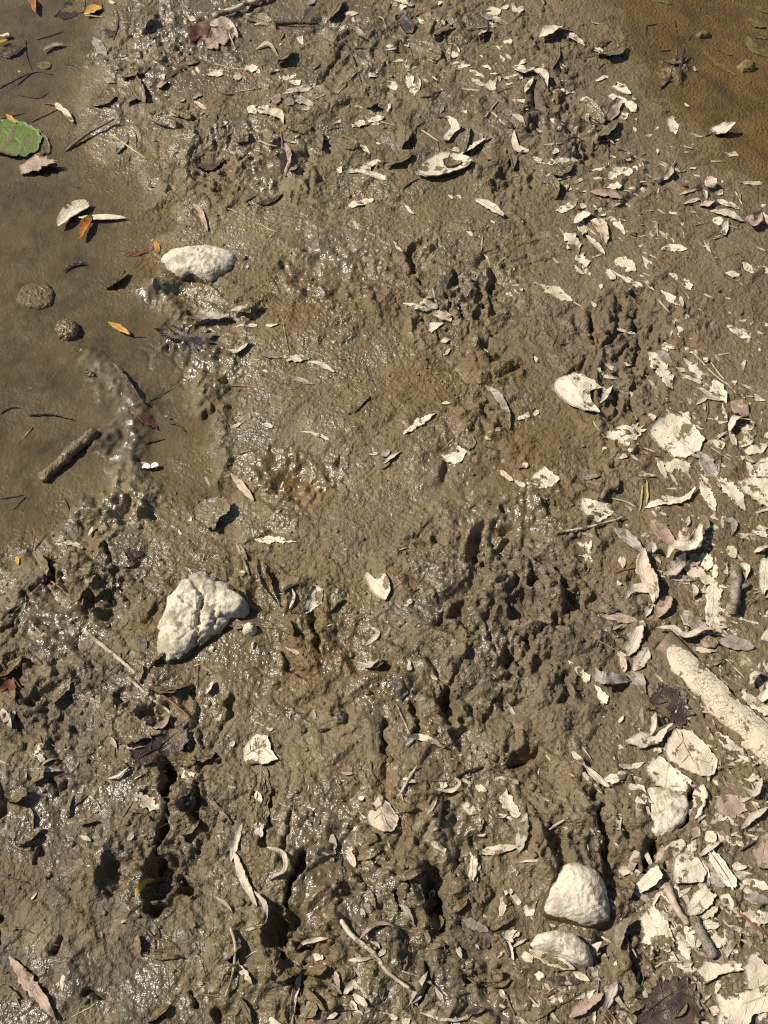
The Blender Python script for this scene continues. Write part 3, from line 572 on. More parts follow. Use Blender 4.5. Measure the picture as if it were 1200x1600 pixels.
def t(kind, pts, wd, sink=0.15, arch=0.0, label=None, lm=None, taper=0.35, name=None, flt=False, raw=False, phrase=None, ns=8, bumpy=0.12, z0=None, parent=None, up=0.0):
    q = pts if raw else P(pts); wpx = wd if raw else wd / 3
    ln = sum(math.dist(q[i], q[i + 1]) for i in range(len(q) - 1)); n = int(max(6, min(40, ln / 4)))
    sp = spline(q, n); jit = perlin(np.arange(n) * 0.5 + random.random() * 300, np.zeros(n), 7) * min(1.2, wpx * 0.25); sp[:, 1] += jit
    gx, gy = ground(sp[:, 0], sp[:, 1]); k = mpp(*q[len(q) // 2]); r = max(0.0007, wpx / 2 * k); u = np.linspace(0, 1, n)
    z = sample(HS, gx, gy)
    # a stick is stiff: pull its height towards a straight line
    if ln > 20: z = 0.4 * z + 0.6 * np.polyval(np.polyfit(u, z, 1), u)
    if flt: z = z * 0 + 0.0005
    z = z + r * (1 - 2 * sink) + arch * ln * k * np.sin(np.pi * u) + up * u
    rads = r * (1 - taper * u) * np.clip(np.minimum(u, 1 - u) * n * 0.6 + 0.5, 0.5, 1)
    co, f, uv = tube_mesh(np.stack([gx, gy, z], 1), rads, ns, bumpy)
    o = finish(name or ('leaf_stalk' if kind in ('tr', 'ty') else 'twig'), co, f, uv, M[kind], parent=parent)
    if parent is None:
        ph, cat = PHR[kind]
        if phrase: ph = phrase
        elif label is None: ph = ('short ' if ln < 25 else 'long ' if ln > 55 else '') + ('thick ' if wpx > 6 else 'thin ' if wpx < 2.6 else '') + ph
        register(o, kind, ph, ln, label, lm, cat)
    return o
def stone(poly, height, material, label, lm, pw=0.55, rough=0.06, lam=0.03, raw=False, name='stone', cat='stone', sink=0.006, pz=0.75, fine=0.0015, facet=0.0, grooves=()):
    q = np.array(poly if raw else P(poly), float); nb = 110
    closed = np.vstack([q, q[:1]]); seg = np.hypot(*np.diff(closed, axis=0).T); acc = np.concatenate([[0], np.cumsum(seg)]) / seg.sum(); tt = np.arange(nb) / nb
    bx = np.interp(tt, acc, closed[:, 0]); by = np.interp(tt, acc, closed[:, 1])
    for _ in range(2): bx = (np.roll(bx, 1) + 2 * bx + np.roll(bx, -1)) / 4; by = (np.roll(by, 1) + 2 * by + np.roll(by, -1)) / 4
    # the traced outline is seen about half way up the stone
    gx, gy = ground(bx, by, height * 0.35); cx, cy = gx.mean(), gy.mean(); base = float(sample(HS, gx, gy).min()) - sink; top_h = float(np.mean(sample(HS, gx, gy))) - base + height
    K = 38; co = []
    for kx in range(K):
        r = 1 - (kx / (K - 1)) ** 1.7; zz = max(0.0, 1 - r ** (2 / pw)) ** (pz * 0.62)
        co.append(np.stack([cx + (gx - cx) * r, cy + (gy - cy) * r, np.full(nb, base + top_h * zz)], 1))
    co = np.vstack(co); sd = random.random() * 300; R0 = np.hypot(gx - cx, gy - cy).mean()
    nd = fbm(co[:, 0] / lam + sd + co[:, 2] / lam * 0.8, co[:, 1] / lam - co[:, 2] / lam * 0.6, 11, 3)
    nf = fbm(co[:, 0] / 0.007 + sd, co[:, 1] / 0.007 + co[:, 2] / 0.007, 12, 2)
    d = co - np.array([cx, cy, base]); d /= np.linalg.norm(d, axis=1)[:, None] + 1e-9
    amt = rough * R0 * nd + fine * nf
    if facet:
        rg = 1 - np.abs(perlin(co[:, 0] / 0.035 + sd, co[:, 1] / 0.05 + sd, 13)) * 2; amt = amt - facet * sstep(0.72, 0.98, rg)
    co = co + d * amt[:, None] * np.linspace(0.4, 1, K).repeat(nb)[:, None]
    for gp, gw, gd in grooves:
        gq = spline(gp, 14); qx, qy = ground(gq[:, 0], gq[:, 1], height)
        dd = np.min(np.hypot(co[:, 0][:, None] - qx[None], co[:, 1][:, None] - qy[None]), 1) + 0.002 * nf
        co[:, 2] -= gd * np.exp(-(dd / gw) ** 4) * (co[:, 2] > base + 0.4 * top_h)
    f = [(a * nb + i, a * nb + (i + 1) % nb, (a + 1) * nb + (i + 1) % nb, (a + 1) * nb + i) for a in range(K - 1) for i in range(nb)]
    if np.sum((gx * np.roll(gy, -1) - np.roll(gx, -1) * gy)) < 0: f = [x[::-1] for x in f]
    o = finish(name, co, f, None, material)
    register(o, 'stone', 'stone', 50, label, lm, cat); return o
# ------------------------------------------------------------------ stones and the other landmarks
ST1 = stone_material('clay coated stone', 0.35, 0.023); ST2 = stone_material('clay coated grey stone', 0.55, 0.025); ST3 = stone_material('clay coated round stone', 0.15, 0.0225); ST4 = stone_material('clay coated chip', 0.12, 0.004); ST5 = stone_material('half muddy slab', 0.2, 0.006, -0.022)
stone([(247, 407), (262, 393), (290, 384), (330, 381), (365, 387), (376, 397), (366, 418), (350, 425), (333, 438), (315, 438), (300, 433), (285, 436), (260, 426), (249, 417)], 0.022, ST1, 'smooth oval cream stone lying at the edge of the murky pool', 'the smooth oval cream stone', 0.5, raw=True)
stone([(242, 980), (262, 935), (285, 908), (303, 894), (325, 896), (370, 917), (397, 944), (390, 958), (350, 981), (308, 1014), (286, 1030), (255, 1038), (242, 1016)], 0.027, ST2, 'large angular grey and cream stone with a jagged crevice', 'the large angular stone', 0.42, 0.09, 0.035, raw=True, fine=0.0026, facet=0.006, pz=0.62, grooves=[([(309, 922), (316, 938), (311, 958), (309, 978), (301, 1002)], 0.0035, 0.008), ([(283, 930), (298, 942)], 0.004, 0.006), ([(335, 905), (338, 940), (332, 965)], 0.003, 0.003)])
stone([(843, 1428), (850, 1393), (880, 1345), (903, 1337), (937, 1353), (948, 1378), (960, 1417), (957, 1440), (934, 1450), (916, 1449), (883, 1441), (854, 1434)], 0.030, ST3, 'big rounded clay-coated stone like a loaf, sunk among leaves', 'the big rounded loaf-shaped stone', 0.85, 0.035, 0.05, raw=True)
stone([(823, 1477), (837, 1458), (867, 1452), (900, 1458), (923, 1477), (931, 1503), (927, 1511), (897, 1508), (867, 1494), (837, 1484)], 0.021, stone_material('speckled clay stone', 0.75, 0.012), 'speckled half-dome stone below the big rounded stone', 'the speckled half-dome stone', 0.5, 0.05, raw=True)
stone([(1013, 1228), (1040, 1231), (1072, 1243), (1077, 1266), (1068, 1290), (1045, 1304), (1020, 1311), (1012, 1290), (1018, 1262), (1010, 1242)], 0.008, ST5, 'flat cream slab with a ragged muddy margin, half sunk in mud', 'the flat cream slab', 0.25, 0.03, raw=True, pz=0.35)
stone([(377, 984), (381, 976), (390, 973), (399, 976), (402, 985), (398, 991), (388, 993), (380, 991)], 0.012, ST4, 'small round cream pebble beside the large angular stone', None, raw=True, name='pebble', cat='pebble', rough=0.03)
stone([(391, 1010), (394, 1004), (399, 1002), (399, 1010), (395, 1015)], 0.005, ST4, 'tiny cream pebble chip just below the small round pebble', None, raw=True, name='pebble', cat='pebble')
stone([(326, 1012), (332, 1007), (337, 1012), (333, 1020), (327, 1018)], 0.004, ST4, 'tiny cream chip tucked under the side of the angular stone', None, raw=True, name='pebble', cat='pebble')
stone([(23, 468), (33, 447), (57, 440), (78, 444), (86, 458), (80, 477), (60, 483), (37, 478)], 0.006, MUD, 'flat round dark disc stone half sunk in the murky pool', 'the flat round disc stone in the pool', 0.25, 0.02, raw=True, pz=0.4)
for q_, hh, lb, lm in [([(83, 513), (90, 502), (105, 497), (120, 502), (126, 515), (120, 526), (105, 530), (90, 526)], 0.016, 'wet domed pebble standing out of the murky pool', 'the wet domed pebble in the pool'),
                   ([(106, 925), (112, 908), (122, 904), (132, 912), (133, 926), (124, 938), (112, 937)], 0.014, 'smooth mud-coated pebble beside the upright muddy leaf', None),
                   ([(130, 582), (140, 577), (150, 581), (149, 588), (139, 590)], 0.006, 'tiny pebble beside the mud islet in the murky pool', None),
                   ([(566, 1078), (572, 1075), (580, 1079), (579, 1085), (571, 1086)], 0.006, 'small pale olive pebble on open mud', None), ([(572, 1111), (576, 1107), (580, 1110), (578, 1115)], 0.004, 'tiny olive pebble below the pale olive pebble', None),
                   ([(68, 1371), (72, 1369), (76, 1371), (73, 1375)], 0.004, 'single tiny pale pebble on the grainy mud', None)]:
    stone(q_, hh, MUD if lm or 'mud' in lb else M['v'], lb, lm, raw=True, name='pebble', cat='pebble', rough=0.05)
stone([(1150, 100), (1165, 92), (1182, 99), (1178, 108), (1160, 110)], 0.012, M['v'], 'amber stone under the brown water of the clear pool', 'the amber stone in the brown pool', raw=True)
stone([(1084, 50), (1095, 46), (1112, 50), (1110, 56), (1092, 57)], 0.008, M['v'], 'flat amber pebble under the brown water beside a thin water weed', None, raw=True, name='pebble', cat='pebble')
stone([(516, 1122), (524, 1110), (538, 1110), (546, 1122), (538, 1132), (524, 1132)], 0.007, M['d'], 'dark purple glossy lump pressed into open mud', 'the dark purple lump', raw=True, name='lump', cat='lump', rough=0.10)

# the crusted branch: wood core, clay crust, dark bark strip
br = bpy.data.objects.new('branch', None); C.objects.link(br)
bp_ = spline([(1036, 1002), (1072, 1038), (1106, 1077), (1140, 1110), (1174, 1142), (1221, 1184)], 34)
gx, gy = ground(bp_[:, 0], bp_[:, 1]); gz = sample(HS, gx, gy); gz = np.polyval(np.polyfit(np.arange(34), gz, 1), np.arange(34))
br.location = (gx[16], gy[16], gz[16]); br['label'] = 'thick branch with cracked cream clay crust lying beside the big cream leaves'; br['category'] = 'branch'; MARKS.append((np.array([gx[16], gy[16]]), 'the thick clay-crusted branch'))
rb = 0.0185
co, f, uv = tube_mesh(np.stack([gx, gy, gz + rb * 0.05], 1), np.full(34, rb) * np.linspace(0.95, 1.1, 34), 20, 0.06); co = np.array(co); co[:, 2] = np.repeat(gz, 20) + (co[:, 2] - np.repeat(gz, 20)) * 0.68
finish('wood', co, f, uv, leaf_material('wet brown wood', (0.20, 0.135, 0.080), (0.13, 0.088, 0.055), 0.45, 0.1, 0.4, vein=0), parent=br)
# crust: a shell on the upper side with ragged edges
nS, nA = 60, 15; ui = np.linspace(2.0, 33, nS); cxs = np.interp(ui, np.arange(34), gx); cys = np.interp(ui, np.arange(34), gy); czs = np.interp(ui, np.arange(34), gz + rb * 0.034)
tx, ty = gx[-1] - gx[0], gy[-1] - gy[0]; tl = math.hypot(tx, ty); ax_, ay_ = -ty / tl, tx / tl
top = []
for i in range(nS):
    u_ = i / (nS - 1); rr = rb * np.interp(ui[i], [0, 33], [0.95, 1.1]) * 1.055
    lo = R(-2) + 0.35 * float(perlin(np.array(i * 0.45), np.array(1.0), 8)) + (0.9 if i < 6 else 0.0) * (1 - i / 6); hi = R(132) + 0.3 * float(perlin(np.array(i * 0.4), np.array(9.0), 8)) - (0.9 if i < 8 else 0) * (1 - i / 8)
    for j in range(nA):
        th = math.pi - (lo + (hi - lo) * j / (nA - 1))      # from the left side over the top
        k2 = rr * (1 + 0.05 * float(perlin(np.array(i * 0.3), np.array(j * 0.35), 14)))
        c2 = -math.cos(th)
        top.append((cxs[i] - c2 * k2 * ax_, cys[i] - c2 * k2 * ay_, czs[i] + 0.69 * k2 * math.sin(th)))
top = np.array(top); idx = np.arange(nS * nA).reshape(nS, nA)
f = [(int(idx[i, j]), int(idx[i, j + 1]), int(idx[i + 1, j + 1]), int(idx[i + 1, j])) for i in range(nS - 1) for j in range(nA - 1)]
if np.cross(top[f[400][1]] - top[f[400][0]], top[f[400][2]] - top[f[400][0]])[2] < 0: f = [x[::-1] for x in f]
bd = list(idx[0, :]) + list(idx[1:, -1]) + list(idx[-1, -2::-1]) + list(idx[-2:0, 0])
co, f, uv = shell(top, f, [int(i) for i in bd], 0.0012, np.zeros((nS * nA, 2)))
cru = finish('clay_crust', co, f, uv, M['bark'], parent=br); cru['label'] = 'cracked cream clay crust'
t('tw', [(1063, 1010), (1098, 1058), (1128, 1092), (1160, 1122), (1195, 1150)], 7, raw=True, parent=br, name='bark_strip', sink=-0.4, taper=0.5)

# mud-coated branch in the pool
t('m', [(64, 752), (100, 722), (128, 696), (150, 674)], 17, sink=0.2, label='short thick mud-coated branch lying in the murky pool', lm='the mud-coated branch in the pool', raw=True, name='branch', bumpy=0.25, ns=14, taper=-0.1)
# big distinctive leaves
def stem(parent, kind, pts, wd, **k): return t(kind, pts, wd, parent=parent, raw=True, name='stem', **k)
o = p('c', [(648, 277), (657, 262), (677, 247), (697, 242), (720, 247), (737, 255), (733, 266), (710, 275), (683, 283), (660, 282)], lift=0.008, edge=0.10, rag=0.03, raw=True, label='raised oval cream leaf with a muddy spot and dark stem', lm='the raised oval cream leaf', thick=0.002, dome=-0.12); stem(o, 'td', [(630, 295), (640, 288), (654, 280)], 3)
p('m', [(693, 258), (702, 249), (704, 256), (718, 259), (720, 264), (704, 268), (695, 267)], lift=0.0105, raw=True, label='dab of wet mud sitting on the raised oval cream leaf', name='mud_patch', phrase='mud', rag=0.2)['category'] = 'mud'
p('c', [(540, 267), (547, 263), (587, 250), (597, 253), (580, 260), (578, 270), (603, 275), (603, 283), (587, 280), (563, 270), (543, 272)], raw=True, rag=0.05, label='V-shaped torn cream leaf with a muddy notch', lm='the V-shaped cream leaf', off=0.002)
o = p('n', [(-12, 193), (20, 190), (47, 200), (60, 207), (67, 222), (60, 240), (42, 249), (20, 249), (-12, 240)], flt=True, raw=True, rag=0.05, label='bright green leaf floating at the pool edge', lm='the bright green leaf'); stem(o, 'ty', [(7, 222), (35, 234), (66, 245)], 3.6, sink=-0.4)
p('m', [(38, 200), (62, 205), (78, 222), (79, 236), (66, 246), (56, 243), (58, 225)], raw=True, label='muddy torn leaf half under the bright green leaf', off=0.004, edge=0.2)
o = p('c', [(862, 607), (868, 595), (897, 583), (927, 595), (940, 608), (920, 613), (922, 627), (937, 648), (910, 645), (890, 637), (872, 623)], lift=0.003, edge=0.12, raw=True, rag=0.04, label='broad cream leaf with a deep notch in one side', lm='the notched cream leaf', thick=0.0016)
o = p('c', [(1014, 672), (1027, 657), (1047, 648), (1067, 655), (1083, 667), (1100, 690), (1090, 708), (1067, 717), (1047, 713), (1030, 700), (1015, 682)], lift=0.002, edge=0.08, dome=0.06, raw=True, rag=0.045, label='broad round cream leaf with a slit from its stem', lm='the broad round cream leaf', thick=0.0016); stem(o, 'td', [(1030, 701), (1045, 699), (1062, 697)], 2.2, sink=-0.6)
p('c', [(828, 745), (850, 730), (875, 747), (863, 760), (843, 765), (832, 755)], raw=True, label='small round clay-crusted leaf alone on olive mud', lm='the small round cream leaf on olive mud')
p('c', [(903, 786), (910, 778), (927, 783), (953, 788), (957, 800), (955, 807), (933, 816), (917, 810), (907, 798)], raw=True, label='square-cornered cream leaf above the slanting pale twig', lm='the square-cornered cream leaf', edge=0.05)
o = p('c', [(1040, 1160), (1053, 1140), (1077, 1143), (1097, 1160), (1122, 1190), (1112, 1216), (1085, 1212), (1060, 1200), (1038, 1185)], lift=0.003, raw=True, rag=0.05, axis_=(-0.35, 0.9), label='large toothed cream leaf beside the thick crusted branch', lm='the large toothed cream leaf', thick=0.0014); stem(o, 'b' if 0 else 'tw', [(1048, 1122), (1056, 1138), (1064, 1160)], 2.5)
p('c', [(1007, 1200), (1030, 1180), (1045, 1195), (1062, 1208), (1080, 1220), (1078, 1238), (1050, 1238), (1020, 1225)], lift=0.0015, raw=True, rag=0.07, label='broad cream leaf tucked under the large toothed leaf', axis_=(0.2, 0.9))
o = p('b', [(1013, 1093), (1030, 1070), (1053, 1077), (1068, 1095), (1083, 1113), (1063, 1137), (1033, 1120), (1017, 1110)], raw=True, lift=0.002, label='dark brown leaf with purple veins beside the crusted branch', lm='the dark purple-veined leaf', rag=0.18)
o = p('b', [(1000, 1567), (1033, 1533), (1067, 1527), (1090, 1550), (1093, 1583), (1087, 1610), (990, 1612)], raw=True, lift=0.003, label='large soaked dark brown leaf below the speckled cream leaf', lm='the large soaked brown leaf', rag=0.12)
p('c', [(997, 1437), (1017, 1413), (1037, 1433), (1050, 1463), (1053, 1483), (1030, 1487), (1000, 1473), (1007, 1460)], raw=True, lift=0.002, label='speckled cream leaf above the large soaked brown leaf', lm='the speckled cream leaf', rag=0.12)
p('k', [(1047, 1377), (1052, 1343), (1060, 1333), (1090, 1343), (1102, 1363), (1097, 1380), (1073, 1382), (1053, 1383)], raw=True, lift=0.004, edge=0.08, rag=0.03, label='smooth tan five-sided leaf among cream scraps', lm='the smooth five-sided leaf')
p('c', [(1110, 1553), (1133, 1557), (1167, 1550), (1205, 1535), (1205, 1580), (1173, 1587), (1167, 1605), (1117, 1605), (1120, 1577)], raw=True, lift=0.005, label='big ragged cream leaf with a curled torn edge', lm='the big ragged cream leaf', rag=0.08, edge=0.06)
p('k', [(1160, 1513), (1170, 1490), (1187, 1500), (1205, 1518), (1205, 1545), (1167, 1550)], raw=True, lift=0.004, edge=0.08, label='pointed tan leaf overlapping the big ragged cream leaf')
p('c', [(1080, 1523), (1100, 1503), (1120, 1507), (1157, 1507), (1160, 1517), (1127, 1523), (1097, 1540)], raw=True, lift=0.003, edge=0.1, label='wavy-edged cream leaf above the big ragged cream leaf')
p('p', [(1170, 1333), (1183, 1310), (1205, 1295), (1205, 1362), (1180, 1357)], raw=True, lift=0.005, edge=0.06, label='pinkish dry leaf with a scalloped edge', lm='the pinkish scalloped leaf', rag=0.05)
p('c', [(378, 1172), (398, 1148), (418, 1150), (424, 1172), (434, 1188), (415, 1197), (382, 1196)], raw=True, lift=0.003, edge=0.10, label='pale greenish ribbed leaf alone below the angular stone', lm='the pale greenish ribbed leaf', rag=0.05, axis_=(0.9, 0.3))
o = p('k', [(572, 1280), (577, 1263), (592, 1243), (607, 1257), (623, 1280), (617, 1300), (600, 1302), (580, 1293)], raw=True, lift=0.004, dome=0.30, label='folded ribbed cream leaf like a shell', lm='the folded shell-like leaf', rag=0.05, axis_=(0.25, -0.9))
p('c', [(567, 900), (573, 897), (587, 910), (597, 907), (598, 895), (608, 910), (610, 927), (602, 942), (587, 935), (577, 923)], raw=True, lift=0.006, rag=0.03, label='U-shaped cream leaf standing proud of bare mud', lm='the U-shaped cream leaf', thick=0.002)
p('c', [(472, 962), (478, 933), (493, 913), (505, 922), (503, 943), (487, 955)], raw=True, label='cream half of a leaf, other half buried in mud', lm='the half-buried cream leaf', rag=0.06)
p('m', [(470, 962), (452, 958), (450, 935), (468, 918), (490, 915), (480, 934)], raw=True, edge=0.15, off=0.003, label='muddy curled leaf half joined to the half-buried cream leaf')
p('m', [(303, 797), (322, 785), (352, 786), (363, 798), (358, 810), (344, 817), (334, 834), (318, 826), (302, 812)], raw=True, lift=0.010, edge=0.25, label='raised mud-coated leaf casting a hard shadow by the pool', lm='the raised mud-coated leaf', thick=0.002, tilt=(0.14, 0))
s('m', [(122, 958), (136, 934), (156, 912)], 24, roll=0.7, cup=0.5, off=0.022, raw=True, label='upright mud-coated leaf over a dark hollow', lm='the upright muddy leaf', prof='o', arch=0.1)
p('b', [(207, 1170), (253, 1150), (290, 1130), (295, 1160), (280, 1183), (300, 1197), (247, 1193), (213, 1200)], raw=True, lift=0.004, label='dark brown veined leaf at the end of the long split stalk', lm='the dark brown veined leaf', rag=0.12, edge=0.08)
p('m', [(177, 1127), (200, 1113), (253, 1150), (200, 1170), (180, 1153)], raw=True, lift=0.006, edge=0.2, label='mud-coated leaf with a lifted edge above the brown veined leaf')
s('p', [(203, 1172), (220, 1167), (238, 1163)], 9, raw=True, roll=0.6)
s('w', [(222, 731), (228, 730), (236, 734)], 7, raw=True, flt=True, prof='o', cup=0.3, name='petal', label='white petal floating in the murky pool, rounder of the pair', lm='the white floating petals', rag=0)
s('w', [(249, 731), (243, 730), (236, 734)], 7, raw=True, flt=True, prof='o', cup=0.3, name='petal', label='white petal floating in the murky pool, slimmer of the pair', rag=0)

# ------------------------------------------------------------------ tile by tile
tile(0, 0)
s('o', [(145, -5), (158, 30), (172, 75)], 28, flt=True); s('y', [(400, 80), (440, 55), (480, 45)], 34, flt=True, cup=0.4); t('ty', [(400, 83), (490, 80)], 8, flt=True)
p('d', [(255, 80), (330, -5), (400, -5), (400, 50), (320, 92)], rag=0.12); s('r', [(440, -5), (455, 25), (482, 52)], 40)
s('c', [(-5, 185), (50, 175)], 20, flt=True); s('y', [(-5, 215), (40, 200)], 11, flt=True); s('g', [(205, 250), (240, 228), (305, 215)], 18, off=0.006); s('v', [(170, 305), (240, 310)], 32, prof='o')
for q in ([(170, 185), (235, 170), (295, 148)], [(85, 445), (180, 460), (230, 430)], [(-5, 415), (140, 340)], [(120, 190), (125, 260), (150, 330)], [(-5, 560), (120, 530)], [(300, 300), (350, 310), (400, 350)], [(80, 400), (160, 340), (250, 350)], [(330, 865), (380, 885)]): t('td', q, 7, taper=0.6)
t('tr', [(150, 570), (270, 515)], 8); t('tr', [(205, 485), (270, 500)], 8, up=0.004); s('c', [(262, 498), (300, 530), (347, 582)], 24, off=0.005, arch=0.05)
s('y', [(35, 555), (85, 598)], 18, flt=True); p('p', [(80, 790), (170, 740), (235, 775), (280, 790), (200, 820), (100, 825)], edge=0.5, lift=0.006, rag=0.2)
t('tw', [(305, 710), (420, 640), (545, 580)], 16, up=0.01, label='slim brown twig leaning out of the pool by the straw stalk'); t('ty', [(518, 632), (600, 690), (685, 750)], 10, sink=-0.3, label='straight straw-coloured stalk lying on the pool edge', lm='the straight straw-coloured stalk'); s('g', [(545, 720), (605, 640)], 36)
s('c', [(275, 1075), (340, 1010), (425, 970)], 56, flt=True, prof='o', rag=0.04, cup=0.35, label='plump oval cream leaf floating in the murky pool', lm='the plump oval floating leaf'); s('c', [(375, 1035), (490, 1032), (595, 1030)], 24, flt=True, rag=0.04, label='slender straight cream leaf floating beside the plump oval leaf'); s('o', [(378, 1135), (400, 1080), (438, 1030)], 42, flt=True, cup=0.4, label='orange-brown leaf floating below the slender floating leaf')
s('g', [(440, 180), (470, 230), (500, 290)], 46); s('r', [(530, 190), (552, 100), (545, 50)], 14); s('b', [(465, 170), (540, 150)], 44); s('r', [(890, 190), (940, 150), (985, 115)], 60, prof='o')
t('tp', [(333, 32), (372, 20), (432, -6)], 9.5, raw=True, sink=-0.3, label='long straight pale stick at the far end of the mud', lm='the long straight pale stick', taper=0.2)
s('p', [(960, 230), (1040, 180), (1110, 150)], 72, rag=0.3); s('k', [(985, 122), (1060, 120), (1118, 178)], 32, roll=0.7)
t('tr', [(800, 275), (885, 355)], 9); t('tr', [(1110, 300), (1200, 385)], 7); s('c', [(1145, 318), (1205, 330)], 26); s('d', [(870, 303), (905, 298), (940, 290)], 26, arch=0.12); s('c', [(970, 345), (1045, 345)], 32, prof='t')
s('p', [(735, 415), (790, 390)], 32, roll=0.6); s('g', [(680, 450), (712, 482)], 20); s('p', [(800, 540), (850, 540), (905, 552)], 30); s('c', [(1160, 508), (1205, 530)], 36); s('c', [(1040, 580), (1070, 575)], 16); s('m', [(440, 500), (500, 470), (550, 460)], 52, roll=0.3); s('p', [(490, 375), (540, 390)], 22)
s('p', [(905, 960), (940, 1000), (975, 1085)], 22, roll=0.5); t('tp', [(1050, 970), (1190, 1035)], 6); s('o', [(730, 1130), (745, 1190)], 26); s('r', [(580, 1195), (650, 1185), (720, 1165)], 24); s('b', [(900, 760), (980, 790), (1050, 750)], 40, roll=0.5); s('c', [(910, 480), (970, 515)], 14); t('tw', [(1080, 640), (1170, 740)], 6); s('c', [(1150, 620), (1195, 632)], 14); s('c', [(500, 0), (545, 18)], 14); t('ty', [(570, 105), (615, 112)], 7)
t('td', [(1150, 950), (1200, 920)], 10); s('b', [(0, 260), (60, 240), (120, 225)], 60, flt=False); s('r', [(690, 870), (720, 880)], 10)
tile(400, 0)
t('tp', [(-5, 122), (60, 108), (130, 112)], 12); t('td', [(60, 118), (160, 122), (250, 125), (345, 137)], 16, sink=-0.4); s('k', [(0, 235), (55, 220), (108, 270)], 14, arch=0.12); p('c', [(185, 180), (220, 165), (222, 212), (200, 205)])
p('c', [(640, -5), (690, -5), (735, 25), (690, 40), (680, 55)]); p('d', [(650, 90), (690, 80), (745, 125), (740, 155), (700, 162)], lift=0.003, edge=0.4); s('c', [(405, 70), (480, 65)], 16); s('g', [(440, 120), (480, 155), (525, 190)], 26); s('c', [(605, 222), (660, 218)], 18); t('td', [(460, 228), (600, 232)], 8)
s('d', [(820, 190), (865, 155), (925, 135)], 30, roll=0.8, off=0.006); p('c', [(1060, 50), (1100, 30), (1150, 45), (1140, 75), (1080, 70)]); s('g', [(1055, 75), (1120, 95), (1180, 120)], 24); s('c', [(1090, 112), (1118, 135)], 18); s('k', [(1040, 182), (1085, 155)], 26, roll=0.9, off=0.005)
p('c', [(880, 255), (900, 225), (950, 222), (962, 265), (920, 274)]); p('c', [(915, 300), (950, 280), (1010, 310), (940, 325)])
for a, b, wd in [((810, 280), (845, 298), 15), ((1000, 330), (1075, 365), 17), ((1010, 372), (1080, 408), 19), ((1060, 310), (1105, 328), 11), ((1140, 260), (1165, 285), 14), ((1165, 255), (1195, 280), 14), ((1140, 310), (1175, 335), 15), ((1160, 370), (1205, 360), 12), ((1160, 400), (1205, 395), 13), ((1095, 350), (1160, 345), 12), ((530, 582), (605, 575), 13), ((695, 960), (740, 1008), 11), ((645, 1135), (688, 1187), 12), ((900, 700), (955, 708), 17), ((900, 915), (925, 930), 14), ((940, 920), (965, 930), 10), ((840, 10), (875, 18), 12), ((0, 330), (20, 345), 18), ((1125, 220), (1150, 228), 12), ((1040, 245), (1065, 275), 13), ((15, 905), (32, 880), 16), ((0, 930), (22, 935), 10), ((65, 340), (110, 335), 12), ((320, 660), (345, 645), 18), ((360, 585), (400, 572), 12), ((80, 640), (105, 650), 22), ((620, 615), (640, 620), 10), ((640, 290), (690, 285), 12), ((455, 500), (500, 515), 26), ((490, 680), (535, 725), 22), ((1150, 205), (1200, 195), 16), ((845, 95), (885, 110), 30)]: s('c', [a, ((a[0] + b[0]) / 2, (a[1] + b[1]) / 2 + random.uniform(-3, 3)), b], wd)
p('c', [(1060, 400), (1085, 375), (1125, 390), (1120, 430), (1090, 425)], rag=0.25); p('c', [(148, 380), (170, 342), (190, 350), (185, 375), (212, 378), (205, 402), (172, 400)]); s('c', [(100, 448), (160, 432), (262, 410)], 24); s('p', [(75, 480), (120, 465)], 36); s('g', [(135, 480), (180, 490)], 30); s('g', [(180, 455), (270, 500)], 24, roll=0.5); s('c', [(-5, 520), (65, 515)], 36, rag=0.4); s('p', [(215, 515), (255, 510)], 20)
p('c', [(580, 400), (620, 375), (662, 390), (655, 427), (615, 415)], rag=0.2); s('c', [(712, 345), (730, 400), (742, 460)], 42, rag=0.5); s('k', [(755, 350), (765, 400), (758, 440)], 16); t('td', [(770, 462), (830, 450), (872, 428)], 11); t('tp', [(1075, 552), (1135, 475)], 10)
p('c', [(885, 562), (930, 580), (965, 610), (920, 645), (902, 672), (870, 660), (905, 610)], lift=0.006, edge=0.3, label='flared cream leaf with a lifted edge above the raised oval leaf'); t('ty', [(775, 612), (860, 667)], 9); s('c', [(450, 592), (530, 572), (602, 553)], 26, rag=0.4); s('k', [(50, 545), (110, 550), (132, 592)], 26, roll=0.8, off=0.005); t('tp', [(10, 668), (110, 697)], 10, sink=-0.3); t('tr', [(115, 615), (130, 705)], 9)
s('p', [(130, 690), (145, 745), (122, 832)], 48, cup=0.8, roll=-0.5, off=0.006, label='pinkish dry leaf standing on edge in mud', lm='the pinkish leaf on edge'); s('p', [(155, 808), (207, 785)], 32, roll=0.6); p('c', [(375, 790), (400, 758), (405, 812), (385, 815)])
s('k', [(950, 742), (1010, 705), (1088, 650)], 28, roll=0.8, off=0.004); s('c', [(435, 967), (490, 955), (552, 937)], 26, prof='t', rag=0.1); s('k', [(1030, 950), (1090, 975), (1162, 1022)], 26, roll=0.6, off=0.004); t('tr', [(120, 1010), (265, 1030)], 6); t('tp', [(-5, 1040), (60, 1075), (100, 1090)], 7); t('td', [(390, 170), (440, 240), (492, 385)], 9); t('tr', [(740, 80), (850, 35)], 7); t('tr', [(845, 660), (860, 715)], 7); t('td', [(330, 612), (400, 600)], 8); s('b', [(0, 955), (60, 950), (130, 910)], 26, roll=0.5); t('td', [(820, 525), (880, 555)], 7); s('m', [(1060, 700), (1120, 720), (1180, 770)], 80, roll=0.2); t('tp', [(1105, 530), (1180, 600)], 11); s('c', [(1165, 600), (1205, 625)], 20); s('k', [(1055, 1180), (1060, 1110)], 8); s('g', [(240, 20), (280, 5)], 30)
tile(800, 0)
